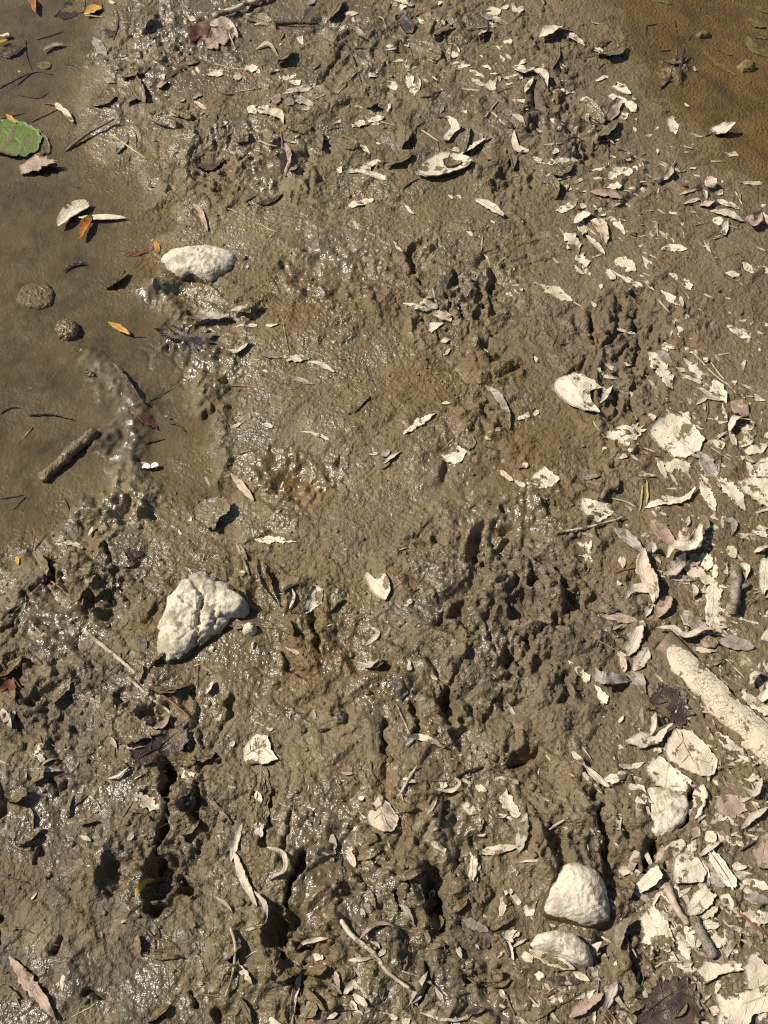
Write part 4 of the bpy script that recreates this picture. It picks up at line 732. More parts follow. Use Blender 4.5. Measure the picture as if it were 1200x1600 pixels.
s('k', [(125, 195), (185, 165), (248, 138)], 48, roll=0.6, off=0.006, label='folded cream leaf with a twisted dark tip', lm='the folded cream leaf with a twisted tip'); s('k', [(240, 165), (290, 180), (342, 217)], 24); s('c', [(375, 220), (415, 245), (460, 297)], 19)
for q in ([(-5, 112), (60, 50)], [(20, 20), (100, 80)], [(0, 60), (70, 75)], [(745, 738), (815, 802)]): t('tr', q, 6, sink=-0.3)
t('tp', [(135, -5), (150, 25)], 20); s('c', [(0, 15), (15, 60)], 30)
L = [((35, 298), (68, 280), 26), ((190, 432), (270, 435), 24), ((315, 478), (385, 480), 30), ((450, 450), (512, 472), 20), ((355, 800), (445, 795), 13), ((440, 885), (510, 868), 36), ((515, 897), (582, 884), 16), ((440, 945), (478, 945), 16), ((300, 978), (352, 970), 20), ((375, 965), (422, 990), 22), ((450, 990), (478, 985), 18), ((240, 790), (266, 810), 12), ((280, 740), (300, 762), 20), ((180, 732), (212, 700), 22), ((765, 795), (815, 802), 11), ((828, 792), (862, 790), 14), ((915, 830), (956, 857), 18), ((950, 915), (990, 900), 14), ((1150, 965), (1192, 963), 12), ((730, 993), (788, 1006), 15), ((790, 1045), (805, 1050), 12), ((845, 675), (850, 690), 8), ((570, 595), (580, 620), 10), ((750, 545), (765, 555), 12), ((625, 638), (655, 632), 12), ((530, 742), (560, 752), 13), ((595, 765), (615, 795), 11), ((565, 785), (590, 800), 11), ((320, 500), (340, 512), 12), ((565, 455), (580, 470), 18), ((395, 380), (455, 358), 14), ((140, 300), (160, 330), 14), ((75, 745), (140, 757), 16), ((720, 1100), (760, 1135), 8), ((625, 1085), (665, 1110), 7), ((850, 310), (862, 330), 8), ((0, 470), (60, 480), 18), ((380, 838), (425, 842), 16)]
for a, b, wd in L: s('c', [a, ((a[0] + b[0]) / 2, (a[1] + b[1]) / 2 + random.uniform(-4, 4)), b], wd)
s('k', [(-5, 328), (50, 350), (122, 330)], 30, roll=0.7, off=0.005); s('k', [(100, 350), (142, 380), (152, 437)], 46, cup=0.7, roll=-0.6, off=0.006); s('k', [(60, 440), (80, 400), (100, 370)], 26, roll=0.6); p('c', [(460, 405), (490, 380), (530, 400), (562, 447), (520, 440)], edge=0.15); s('c', [(500, 455), (540, 490), (580, 522)], 28, roll=0.4)
p('p', [(435, 570), (450, 510), (490, 475), (515, 480), (500, 540), (460, 572)], edge=0.3, lift=0.003, label='coral pink dry leaf touching a pale scrap', lm='the coral pink leaf'); p('c', [(495, 520), (545, 530), (535, 567), (500, 550)]); p('c', [(725, 550), (750, 545), (782, 590), (770, 632), (740, 615), (730, 580)], rag=0.15, label='jagged cream scrap alone near the brown pool edge', lm='the lone jagged cream scrap')
t('td', [(768, 300), (765, 250)], 9, up=0.02, label='dark stub of a twig sticking up from a clod', lm='the dark upright stub'); t('td', [(795, 305), (800, 255)], 14, up=0.015); p('g', [(720, 292), (760, 278), (815, 282), (800, 300), (750, 302)], lift=0.004); s('d', [(690, 420), (715, 385), (745, 375)], 22, off=0.003); s('d', [(695, 365), (740, 360)], 14)
p('k', [(922, 617), (980, 603), (1042, 605), (1000, 642), (950, 642)], lift=0.010, edge=0.35, label='lifted cream leaf casting a shadow near the brown pool', lm='the lifted cream leaf by the brown pool', tilt=(0.2, 0)); p('c', [(995, 712), (1050, 708), (1062, 728), (1020, 737)], rag=0.12)
t('tp', [(430, 630), (482, 682)], 12); t('tw', [(480, 690), (560, 720), (632, 767)], 13); t('tp', [(540, 715), (600, 755), (632, 805)], 7)
s('c', [(450, 842), (480, 815), (562, 805)], 30, rag=0.4); s('p', [(365, 903), (440, 912), (522, 935)], 34, label='pink-tinged pointed leaf lying across pale shreds'); s('c', [(205, 992), (270, 970), (307, 938)], 30); s('k', [(290, 1058), (330, 1025), (372, 1012)], 40, roll=0.5, off=0.004); s('k', [(365, 1035), (420, 1080), (437, 1157)], 46, cup=0.5); s('c', [(300, 1020), (345, 1100)], 32); s('c', [(245, 1100), (280, 1140), (310, 1195)], 54, rag=0.35); s('k', [(345, 1105), (390, 1150), (437, 1200)], 22); s('c', [(430, 1030), (480, 1040), (530, 1100)], 22); s('c', [(405, 1000), (440, 1012)], 26); s('c', [(310, 1070), (345, 1090)], 40)
s('c', [(120, 765), (190, 765), (272, 752)], 30, rag=0.4); p('c', [(155, 820), (175, 815), (215, 842), (205, 862), (180, 850)]); s('k', [(5, 620), (20, 700), (82, 712)], 26, roll=0.5); s('k', [(0, 540), (40, 560), (60, 600)], 20)
s('p', [(705, 855), (735, 825), (740, 788)], 30, cup=0.6, off=0.005, label='small pinkish bud-like curled leaf on a thin stalk', lm='the bud-like curled leaf'); t('tp', [(700, 765), (745, 782), (768, 752)], 7, sink=-0.3); t('td', [(685, 865), (715, 840)], 24)
s('k', [(785, 915), (870, 888)], 12); s('r', [(780, 870), (825, 878)], 12); s('k', [(900, 862), (952, 885)], 32, roll=0.7, off=0.005); s('k', [(800, 962), (870, 940), (892, 962)], 15, roll=0.5); s('k', [(878, 972), (920, 962), (952, 945)], 28, roll=0.6); s('k', [(900, 890), (912, 942)], 15); s('c', [(963, 935), (1010, 955), (1067, 980)], 20); s('c', [(1060, 855), (1172, 862)], 13); t('tp', [(1045, 900), (1080, 965)], 8, sink=-0.4); t('tp', [(1068, 908), (1072, 935)], 8); s('k', [(930, 992), (1020, 1010), (1092, 1047)], 28); s('c', [(940, 1030), (1002, 1052)], 30)
p('c', [(965, 1100), (985, 1050), (1012, 1040), (1010, 1085), (998, 1112)], edge=0.3, lift=0.004, label='cream leaf tip with a scalloped end beside the coral curl'); s('p', [(1090, 1035), (1130, 1055), (1165, 1005)], 46, cup=0.7, off=0.006, label='coral and cream curled leaf at the edge of loose litter', lm='the coral and cream curl'); s('p', [(1150, 1010), (1205, 1052)], 26, roll=0.6); s('c', [(700, 1170), (760, 1165), (822, 1172)], 28); t('tp', [(1000, 1055), (1065, 1075)], 8); t('tw', [(850, 1060), (925, 1045)], 6)
for q, wd in (([(660, -3), (710, 2), (752, 18)], 26), ([(1110, 85), (1145, 110), (1192, 125)], 30), ([(1100, 170), (1130, 220), (1205, 262)], 36), ([(890, 225), (960, 290), (1050, 350)], 22), ([(950, 215), (1000, 240), (1030, 255)], 18), ([(1150, 30), (1200, 60)], 18), ([(1130, 165), (1200, 180)], 14)): s('v', q, wd)
for q in ([(765, 95), (775, 150), (805, 175)], [(630, 120), (680, 112)], [(632, 110), (628, 172)], [(900, 45), (950, 80)], [(830, 185), (845, 155)], [(700, 240), (750, 232)], [(905, 640), (940, 625)]): t('td', q, 6)
tile(0, 400)
s('d', [(298, 78), (340, 48), (410, 38)], 14, off=0.004); s('b', [(480, 155), (545, 130), (592, 85)], 30, roll=0.9, off=0.007, label='dark leaf with one edge raised out of the pool', lm='the dark raised leaf edge in the pool'); s('y', [(513, 327), (560, 350), (614, 381)], 24, flt=True, label='small yellow and orange leaf floating in the murky pool', lm='the small yellow floating leaf'); t('td', [(610, 378), (685, 381)], 7)
s('d', [(535, 522), (600, 600), (657, 692)], 16, roll=0.7, off=0.009); s('g', [(893, 308), (980, 300), (1085, 302)], 48, cup=0.6, roll=0.4, off=0.006, label='crinkled grey-brown leaf, wider half of a broken pair', lm='the crinkled grey-brown leaf'); s('g', [(1078, 288), (1140, 272), (1192, 228)], 38, cup=0.6, roll=0.9, off=0.009, label='crinkled grey-brown leaf tip curling upward beside its wider half')
p('d', [(745, 390), (790, 360), (870, 370), (930, 345), (1000, 380), (960, 460), (900, 460), (870, 410), (800, 415)], lift=0.005, edge=0.4, rag=0.25, label='black torn wet leaf at the pool edge', lm='the black torn wet leaf'); s('k', [(1070, 442), (1110, 455), (1172, 408)], 28, roll=0.7)
s('r', [(598, 710), (680, 760), (744, 818)], 46, off=0.002, label='red-brown leaf sunk in the murky pool', lm='the sunken red-brown leaf'); t('td', [(130, 748), (250, 748), (345, 770)], 10, sink=-0.6); t('td', [(0, 740), (45, 715), (90, 710)], 9); t('td', [(0, 1138), (60, 1130), (110, 1120)], 8); s('v', [(80, 890), (110, 850), (155, 800)], 12); t('td', [(680, 880), (775, 858)], 8); t('td', [(680, 690), (760, 650), (850, 600)], 5); t('td', [(795, 785), (830, 790), (872, 825)], 12); s('b', [(690, 800), (740, 805)], 12)
s('c', [(1080, 805), (1105, 798), (1138, 782)], 13); s('c', [(1118, 897), (1152, 880)], 11); t('td', [(1020, 720), (1075, 805)], 7); s('k', [(1083, 1025), (1130, 1080), (1190, 1150)], 30, roll=0.5); t('tr', [(1080, 608), (1205, 615)], 6); s('c', [(1095, 332), (1150, 325), (1205, 328)], 15); t('td', [(1120, 930), (1200, 912)], 8); t('tw', [(295, 1125), (325, 1195)], 8); s('c', [(775, 762), (792, 763)], 10, flt=True); t('td', [(120, 1130), (60, 1190)], 6)
tile(400, 400)
p('c', [(700, 225), (760, 235), (800, 198), (825, 190), (830, 225), (862, 235), (850, 252), (790, 267), (740, 250)], rag=0.2, lift=0.002, label='ragged cream leaf piece bridging the hoof-printed mud', lm='the ragged cream piece in the hoof prints'); p('c', [(825, 265), (880, 250), (910, 275), (922, 312), (880, 305), (840, 290)], rag=0.2); p('c', [(805, 325), (880, 320), (850, 345), (820, 372), (805, 360)], lift=0.003, edge=0.3); s('c', [(868, 402), (912, 394)], 24); s('c', [(878, 467), (912, 438)], 16)
s('g', [(22, 463), (90, 468), (130, 475)], 34); s('c', [(115, 470), (180, 485), (258, 480)], 34, rag=0.3, label='cream-centred strip leaf with a grey end', lm='the cream-centred strip leaf'); s('k', [(250, 498), (310, 515), (368, 548)], 18); s('g', [(155, 562), (270, 605)], 16); s('g', [(170, 580), (260, 600)], 8); s('c', [(1070, 435), (1092, 472)], 15)
s('g', [(1075, 612), (1130, 660), (1170, 730), (1190, 815)], 30, cup=0.5, roll=0.4, label='long curved grey leaf like a blade hanging from a red stalk', lm='the long curved blade-like leaf'); t('tr', [(985, 540), (1040, 602)], 8); s('c', [(690, 837), (760, 785), (842, 738)], 38, rag=0.35, label='ragged cream strip lying alone on olive mud', lm='the lone ragged cream strip'); s('c', [(845, 690), (912, 693)], 14); s('k', [(598, 977), (640, 945), (677, 920)], 20, roll=0.5); s('c', [(685, 935), (747, 940)], 18); t('tp', [(895, 890), (925, 858)], 7)
p('c', [(850, 935), (930, 920), (945, 885), (990, 915), (965, 960), (930, 980), (885, 965)], rag=0.12, label='cream lobe of a torn muddy leaf', lm='the cream lobe of the torn leaf'); p('m', [(940, 890), (955, 830), (1010, 830), (1035, 880), (1000, 915)], off=0.003); s('c', [(957, 838), (992, 820)], 22); s('c', [(1083, 828), (1148, 813)], 20); s('c', [(1072, 855), (1104, 858)], 18); s('c', [(208, 823), (270, 835), (345, 862)], 15); s('c', [(530, 930), (575, 930)], 12); s('g', [(585, 940), (630, 915)], 34); s('k', [(253, 1072), (268, 1005)], 11); s('c', [(1145, 1010), (1205, 1058)], 26); t('td', [(1060, 890), (1140, 915)], 7); t('td', [(0, 262), (40, 265)], 10, arch=0.2); s('c', [(45, 330), (105, 320)], 18); t('tp', [(140, 60), (190, 95)], 6); t('tp', [(130, 330), (155, 460)], 6); t('tw', [(230, 420), (330, 465), (420, 488)], 7); s('m', [(460, 735), (490, 690), (535, 660)], 26, roll=0.3); s('k', [(35, 790), (80, 805)], 20); t('td', [(510, 500), (530, 570), (560, 610)], 6); s('c', [(350, 400), (368, 405)], 14); s('c', [(1170, 180), (1205, 185)], 20); s('k', [(1070, -5), (1100, 48)], 10); t('tp', [(1130, 45), (1180, 0)], 9); s('n', [(1165, 55), (1205, 60)], 18, label='small green leaf fragment beside hoof-printed mud'); s('m', [(590, 1000), (630, 960)], 22, roll=0.4)
tile(800, 400)
p('c', [(95, 125), (190, 145), (215, 140), (285, 205), (240, 217), (180, 185), (120, 155)], rag=0.15, label='ragged diamond-shaped cream leaf pointing to a thin stalk', lm='the ragged diamond cream leaf'); s('c', [(-5, 130), (48, 172)], 34, rag=0.4); t('tp', [(288, 215), (342, 257)], 8)
L = [((440, 68), (478, 112), 24), ((610, 5), (652, 62), 30), ((600, 90), (667, 167), 18), ((745, 90), (777, 112), 22), ((792, 118), (840, 152), 26), ((1000, 82), (1067, 92), 24), ((1080, 33), (1132, 82), 24), ((1152, 50), (1205, 82), 28), ((808, 300), (828, 282), 20), ((370, 213), (392, 242), 16), ((405, 110), (418, 157), 15), ((400, 513), (422, 572), 20), ((438, 510), (478, 526), 24), ((518, 490), (552, 516), 24), ((495, 955), (538, 935), 24), ((20, 985), (73, 992), 28), ((28, 768), (87, 743), 22), ((100, 742), (125, 735), 12), ((-5, 1038), (62, 1082), 20), ((785, 553), (888, 597), 20), ((888, 590), (942, 632), 22), ((985, 690), (1002, 782), 18), ((968, 782), (1012, 775), 14), ((860, 788), (903, 802), 28), ((680, 950), (722, 1047), 24), ((105, 470), (120, 500), 14), ((885, 480), (918, 492), 18), ((770, 525), (810, 540), 16), ((640, 740), (660, 775), 30), ((800, 740), (835, 775), 26), ((425, 900), (445, 915), 20), ((810, 430), (850, 460), 14), ((1100, 60), (1115, 70), 14), ((1060, 302), (1100, 300), 8), ((670, 1180), (690, 1200), 22), ((545, 1175), (560, 1200), 12), ((1090, 760), (1140, 790), 8), ((1040, 935), (1090, 950), 14), ((1030, 590), (1050, 600), 14), ((705, 410), (730, 450), 22), ((730, 420), (760, 440), 22), ((355, 60), (365, 95), 10), ((535, 905), (562, 920), 14)]
for a, b, wd in L: s('c', [a, ((a[0] + b[0]) / 2, (a[1] + b[1]) / 2 + random.uniform(-4, 4)), b], wd)
s('c', [(310, -5), (345, 57)], 36, rag=0.4); s('c', [(480, 28), (530, 40), (582, 72)], 46, rag=0.3); s('c', [(465, 72), (540, 115), (612, 152)], 19); s('c', [(695, 163), (740, 200), (788, 237)], 30); s('k', [(785, 195), (800, 245)], 14, roll=0.6); t('tp', [(683, 205), (740, 270)], 10); s('c', [(1008, 328), (1060, 360), (1117, 390)], 24, label='small pointed cream leaf alone on bare brown mud', lm='the lone pointed cream leaf'); s('c', [(778, 330), (800, 392)], 26)
p('c', [(412, 605), (440, 625), (475, 668), (440, 680), (425, 640)]); s('k', [(412, 700), (440, 655), (467, 618)], 26, roll=0.6, off=0.004); s('c', [(640, 458), (690, 520), (750, 635)], 62, rag=0.25, label='long cream leaf split along its middle', lm='the long split cream leaf'); s('g', [(680, 450), (752, 522)], 36)
p('c', [(430, 845), (470, 810), (540, 790), (600, 790), (620, 820), (570, 870), (530, 885), (480, 870)], rag=0.25, label='crumbling cream leaf patch between two broad cream leaves'); s('q', [(598, 1197), (605, 1130), (612, 1080)], 11, label='yellow grass blade, shorter of a pair standing in mud', name='grass_blade', arch=0.05); s('q', [(630, 1172), (632, 1110), (630, 1043)], 11, label='yellow grass blade, longer of a pair standing in mud', name='grass_blade', lm='the yellow grass blades', arch=0.05)
t('tw', [(418, 1150), (440, 1105), (485, 1095), (497, 1050)], 26, sink=-0.3, label='dark curled twig bent like a hook', lm='the dark hooked twig', taper=0.3); s('g', [(328, 1048), (415, 1030)], 16); t('tp', [(450, 1135), (520, 1150), (590, 1180)], 9); s('c', [(622, 1182), (700, 1155), (800, 1148), (858, 1092)], 34, label='long wavy cream leaf with an upturned tip', lm='the long wavy cream leaf', cup=0.3, tip=0.06)
s('c', [(720, 1002), (780, 978), (832, 1002)], 40); s('c', [(800, 478), (850, 530), (893, 575)], 42); s('c', [(940, 588), (970, 640), (1003, 695)], 40); s('k', [(863, 698), (920, 665), (988, 687)], 24); s('p', [(1025, 690), (1070, 720), (1105, 755)], 60); t('tp', [(850, 460), (930, 545), (1062, 652)], 8, sink=-0.4); t('tp', [(930, 503), (990, 580), (1052, 652)], 7, sink=-0.4); t('tr', [(905, 780), (918, 720), (908, 648)], 8)
s('k', [(1012, 838), (1035, 780), (1085, 768)], 30, roll=0.8, off=0.007, label='arched curled leaf with a dark hollow beneath', lm='the arched curled leaf'); s('k', [(1020, 820), (1035, 865), (1052, 895)], 22); p('c', [(930, 862), (965, 860), (1002, 880), (985, 910), (950, 895)]); p('c', [(1065, 800), (1100, 785), (1125, 825), (1100, 840), (1075, 830)]); s('c', [(1075, 895), (1110, 860), (1142, 818)], 38); s('c', [(1090, 915), (1140, 910), (1198, 888)], 38)
p('c', [(1155, 955), (1208, 945), (1208, 1040), (1145, 1037)]); s('c', [(1095, 968), (1145, 1030)], 44); p('c', [(1050, 1062), (1120, 1045), (1210, 1050), (1210, 1195), (1150, 1162), (1080, 1112)], label='broad white-cream leaf lying over a ribbed neighbour', lm='the broad white-cream leaf', lift=0.003); s('c', [(968, 1038), (1030, 1110), (1092, 1200)], 52, label='long ribbed cream leaf next to the broad white-cream leaf'); s('c', [(878, 1045), (910, 1110), (952, 1200)], 40); s('g', [(870, 918), (910, 980), (972, 1092)], 54, label='speckled grey strip leaf beside the broad round leaf', lm='the speckled grey strip leaf'); t('tp', [(930, 898), (1030, 962)], 8); t('tr', [(1030, 1008), (1092, 1052)], 9); t('tw', [(970, 1030), (980, 940)], 8); t('tr', [(665, 0), (740, 42)], 8); t('tr', [(190, 420), (210, 370)], 6); t('tr', [(210, 418), (270, 408)], 6); t('tr', [(600, 925), (720, 945)], 7); t('tw', [(850, 340), (865, 385)], 9); t('tw', [(770, 300), (830, 245)], 8, sink=-0.3); t('tr', [(735, 340), (785, 460)], 5); t('tp', [(380, 780), (440, 860)], 8); s('k', [(1190, 830), (1205, 860)], 30); t('tw', [(700, 700), (715, 675)], 10, up=0.01)
tile(0, 800)
t('tr', [(230, 320), (310, 376)], 12, sink=-0.2); t('tp', [(395, 555), (520, 660), (685, 797)], 22, sink=0.3, label='long split pale stalk pointing to the dark brown veined leaf', lm='the long split pale stalk', taper=0.3); t('tp', [(600, 778), (720, 880), (805, 947)], 18, sink=0.35); t('tr', [(728, 835), (890, 962)], 14, sink=-0.3); t('td', [(680, 780), (727, 688)], 8)
s('k', [(272, 155), (335, 148), (392, 172)], 26, label='small whitish leaf on a mud mound by the pool', lm='the small whitish leaf on the mound'); s('y', [(80, 208), (86, 248)], 20, cup=0.4, label='tiny bright yellow leaf at the muddy pool edge', lm='the tiny bright yellow leaf'); s('m', [(165, 200), (215, 260), (225, 330)], 40, roll=0.8, off=0.006); s('g', [(200, 335), (222, 270)], 18, roll=0.6); s('d', [(120, 620), (170, 650), (210, 700)], 60, prof='o'); p('m', [(190, 860), (340, 780), (330, 840), (250, 917)], lift=0.006, edge=0.25)
s('r', [(10, 715), (60, 790), (105, 832)], 20, roll=0.6, off=0.004); s('r', [(0, 852), (60, 820), (72, 905)], 40, roll=0.5, off=0.005); s('k', [(15, 930), (35, 975), (62, 1018)], 42, roll=0.4, off=0.004); s('m', [(95, 640), (140, 680), (200, 720)], 30, roll=0.6); s('k', [(968, 862), (985, 830), (1002, 798)], 26, roll=0.6, off=0.003); s('k', [(520, 1060), (535, 1085), (548, 1112)], 20); s('p', [(750, 1172), (830, 1178), (905, 1182)], 24, roll=0.4); s('p', [(720, 1020), (770, 1000), (800, 960)], 40, roll=0.6); t('tr', [(150, 190), (175, 110)], 10, up=0.012); t('td', [(70, 470), (115, 430), (125, 390)], 12); s('b', [(520, 160), (600, 200), (680, 200)], 50, roll=0.3); s('m', [(570, 180), (590, 240), (650, 230)], 40, roll=0.5); t('tp', [(1110, 150), (1140, 220), (1170, 300)], 16); s('g', [(1120, 160), (1160, 230)], 22, roll=0.6); s('c', [(1120, 290), (1150, 295)], 30); t('tw', [(930, 700), (925, 880)], 7); t('td', [(1140, 745), (1195, 728)], 8); s('r', [(150, 1040), (200, 1090)], 36); s('k', [(195, 1190), (235, 1165), (275, 1158)], 14, roll=0.7); t('tw', [(240, 1090), (350, 1140), (480, 1170)], 8); s('k', [(420, 120), (440, 75)], 18, roll=0.8, off=0.004); s('d', [(165, 490), (215, 515), (300, 555)], 14); t('td', [(480, 240), (590, 265)], 8); t('tp', [(-5, 1165), (50, 1190)], 9); s('b', [(640, 580), (690, 640)], 40)
tile(400, 800)
s('c', [(-5, 132), (90, 132), (192, 142)], 30, rag=0.5, label='ragged-edged cream leaf above the dark curled pod', lm='the ragged-edged cream leaf'); s('m', [(15, 240), (45, 340), (105, 455)], 46, cup=0.9, roll=-0.7, off=0.008, label='dark hollow curled leaf like an open pod', lm='the hollow curled pod leaf'); s('d', [(120, 392), (160, 358), (218, 345)], 14, roll=0.6, off=0.006); s('k', [(158, 465), (182, 410), (170, 372)], 14, roll=0.9, off=0.006)
s('c', [(513, 628), (548, 600), (572, 565), (535, 538)], 22, label='hook-shaped cream leaf rim in bare mud', lm='the hook-shaped cream leaf'); s('k', [(468, 715), (525, 732), (582, 693)], 30, roll=0.8, off=0.005); s('b', [(540, 745), (600, 712)], 30, roll=0.8, off=0.005); t('tw', [(545, 640), (582, 672)], 8); s('c', [(695, 442), (732, 413)], 28, rag=0.4); s('c', [(845, 452), (872, 468)], 16); s('c', [(602, 515), (620, 520)], 12); t('td', [(715, 385), (768, 360)], 6); s('m', [(825, 790), (850, 885)], 44, cup=0.5); s('c', [(820, 768), (850, 790)], 16); t('tp', [(655, 900), (690, 975), (722, 1045)], 11); s('k', [(688, 1112), (740, 1066), (800, 1072), (885, 1112)], 26, roll=0.6, off=0.004, label='hooked grey-cream leaf arching over crumbly mud', lm='the arching grey-cream leaf'); s('c', [(1113, 765), (1147, 772)], 14); s('d', [(288, 1030), (345, 1015)], 16, roll=0.7); t('tp', [(640, 190), (708, 168)], 7); t('tp', [(0, 985), (45, 1008)], 8); s('k', [(265, 930), (278, 975)], 18); s('c', [(908, 1160), (930, 1165)], 12); s('c', [(1145, 1185), (1165, 1175)], 20)
p('d', [(640, 800), (670, 775), (700, 800), (712, 850), (680, 880), (650, 850)], dome=0.5, rag=0.25, phrase='crumbly dark lump of soaked leaf')
tile(800, 800)
t('tp', [(203, 105), (340, 80), (528, 30)], 14, sink=-0.3, label='slanting pale twig below the square-cornered cream leaf', lm='the slanting pale twig'); p('c', [(285, 150), (330, 150), (375, 135), (370, 200), (377, 250), (350, 277), (340, 210), (295, 207)], rag=0.15, label='flag-shaped torn cream leaf scrap', lm='the flag-shaped cream scrap'); s('c', [(510, 205), (520, 265)], 26); s('c', [(493, 318), (504, 348)], 16)
s('g', [(478, 88), (560, 150), (615, 195)], 38, cup=0.4, roll=0.4, off=0.003); s('k', [(610, 188), (605, 280), (650, 360), (672, 422)], 54, cup=0.6, roll=0.5, off=0.006, label='tall twisted cream leaf with a tail curl', lm='the tall twisted cream leaf'); s('k', [(530, 412), (570, 370), (640, 375), (662, 432)], 28, roll=0.7, off=0.004); s('k', [(622, 492), (655, 440)], 28); s('k', [(620, 195), (650, 180), (665, 200)], 30, roll=0.7, off=0.006); t('tr', [(478, 287), (570, 266), (685, 268)], 9, sink=-0.3)
s('p', [(648, 50), (720, 130), (772, 172)], 52, cup=0.4, off=0.004, label='tan leaf leading into a knot of dry curled leaves', lm='the knot of dry curled leaves'); s('k', [(718, 240), (742, 192), (820, 195), (852, 160), (872, 78)], 46, cup=0.8, roll=0.5, off=0.012, label='curled cream leaf twisted over the knot of dry leaves'); s('k', [(702, 307), (770, 270), (808, 215)], 50, cup=0.5, roll=-0.4, off=0.007, label='pointed tan leaf hanging from the knot of dry leaves'); t('tp', [(862, 80), (800, 172)], 7, sink=-1); s('p', [(738, 312), (870, 322)], 22, roll=0.4); t('td', [(660, 300), (752, 362)], 8); s('c', [(805, 263), (860, 285), (945, 337)], 36); s('p', [(870, 200), (840, 260)], 50)
s('c', [(905, 200), (905, 275)], 52, prof='t'); s('c', [(952, 212), (950, 312)], 26); s('c', [(945, 335), (942, 440), (938, 555)], 62, prof='t', rag=0.12, label='straight flat cream strip standing upright beside the grey fork', lm='the straight flat cream strip'); s('k', [(842, 345), (858, 380), (848, 412)], 16, roll=0.8, off=0.004); s('c', [(863, 408), (897, 417)], 16)
o = t('wd', [(1040, 268), (1042, 380), (1023, 492)], 50, sink=0.0, label='thick greyish stub of driftwood with a short fork', lm='the forked driftwood stub', name='driftwood', ns=10, bumpy=0.25, taper=0.0); s('k', [(1065, 255), (1085, 275), (1090, 322)], 30, cup=0.7, off=0.005); t('wd', [(1048, 372), (1112, 342)], 30, sink=0.1, parent=o, name='fork')
s('c', [(1010, 163), (1045, 222)], 36); s('c', [(1092, 62), (1192, 117)], 28); p('c', [(1160, 220), (1210, 222), (1210, 375), (1160, 382), (1150, 310)], rag=0.2, lift=0.003); s('k', [(1128, 200), (1205, 163)], 20, roll=0.7, off=0.005); p('c', [(1155, 600), (1208, 525), (1208, 615)]); s('k', [(815, 72), (830, 22)], 20); s('g', [(883, 23), (918, 88)], 24, roll=0.7, off=0.004); s('g', [(985, 33), (1038, 60), (1030, 112)], 24, roll=0.5); s('c', [(928, 25), (1012, 18)], 24)
s('p', [(678, 502), (710, 445), (742, 400)], 52, cup=0.4, off=0.004); s('p', [(428, 488), (500, 500), (593, 517)], 36); s('d', [(400, 460), (490, 472)], 38, roll=0.6, off=0.004); s('k', [(540, 682), (570, 600), (605, 538)], 60, cup=0.4, off=0.004, label='overlapping cream leaf, upper of a pair at the branch tip', lm='the overlapping leaf pair'); s('k', [(570, 745), (610, 690), (642, 638)], 56, cup=0.2, label='overlapping cream leaf, lower of a pair at the branch tip'); s('k', [(508, 680), (530, 752)], 26, roll=0.6); s('p', [(600, 510), (615, 562)], 24, roll=0.5)
s('g', [(778, 468), (850, 535), (935, 580)], 56, cup=0.4, off=0.004, label='grey weathered leaf lying over the end of the crusted branch', lm='the grey leaf over the branch end'); s('g', [(965, 610), (1050, 625), (1132, 642)], 48, cup=0.3, off=0.003); s('k', [(665, 562), (740, 565), (800, 600), (900, 568), (972, 592)], 28, roll=0.8, off=0.010, cup=0.5, label='long curling cream leaf rim above the branch end'); s('c', [(850, 642), (962, 655)], 22); s('p', [(880, 610), (960, 630)], 40, roll=0.5)
s('g', [(383, 738), (410, 790), (545, 800)], 46, cup=0.8, roll=0.3, off=0.004, label='boat-shaped grey leaf with upturned edges', lm='the boat-shaped grey leaf'); s('c', [(388, 815), (410, 850), (437, 900)], 38, prof='w'); s('c', [(262, 703), (310, 740), (358, 797)], 34); s('c', [(288, 825), (327, 832)], 14); s('g', [(538, 758), (590, 800), (622, 860)], 48, off=0.003)
p('k', [(518, 1082), (590, 1042), (640, 1050), (742, 1000), (690, 1092), (600, 1117), (560, 1100)], lift=0.006, edge=0.35, label='crinkled cream leaf with a spike-like upturned flap', lm='the crinkled cream leaf with a flap'); s('k', [(645, 1060), (655, 1010), (662, 958)], 22, roll=0.9, off=0.009); s('k', [(1108, 825), (1130, 775), (1172, 768)], 30, roll=0.9, off=0.008, label='small white curled leaf arching over a black shadow', lm='the small white arching leaf'); s('c', [(1083, 863), (1140, 910), (1205, 952)], 32, roll=0.4, off=0.003); s('k', [(1150, 905), (1180, 860), (1190, 805)], 36, cup=0.5, off=0.004); s('c', [(1172, 1005), (1210, 975)], 40); s('c', [(955, 1035), (1000, 1080), (1062, 1120)], 38); s('c', [(1058, 1140), (1122, 1178)], 16); t('tp', [(1000, 690), (1092, 782)], 9); s('p', [(948, 760), (1012, 822)], 16); s('k', [(278, 1128), (340, 1195)], 20, roll=0.5); t('tp', [(330, 1105), (370, 1157)], 8); s('k', [(500, 992), (520, 958)], 14, roll=0.7); s('c', [(630, 1182), (692, 1108)], 28); s('c', [(1008, 543), (1052, 577)], 12); s('c', [(500, 1190), (560, 1195), (620, 1175)], 24); t('tr', [(1000, 1200), (1100, 1193)], 7); s('c', [(1125, 1185), (1160, 1150), (1205, 1140)], 44); s('c', [(590, 1020), (600, 1025)], 12); t('tp', [(385, 590), (510, 665)], 7); s('p', [(935, 715), (985, 695)], 30); t('tp', [(1130, 385), (1205, 360)], 7); s('c', [(910, 1090), (960, 1115)], 12); t('tw', [(790, 1000), (880, 1060)], 12)
tile(0, 1200)
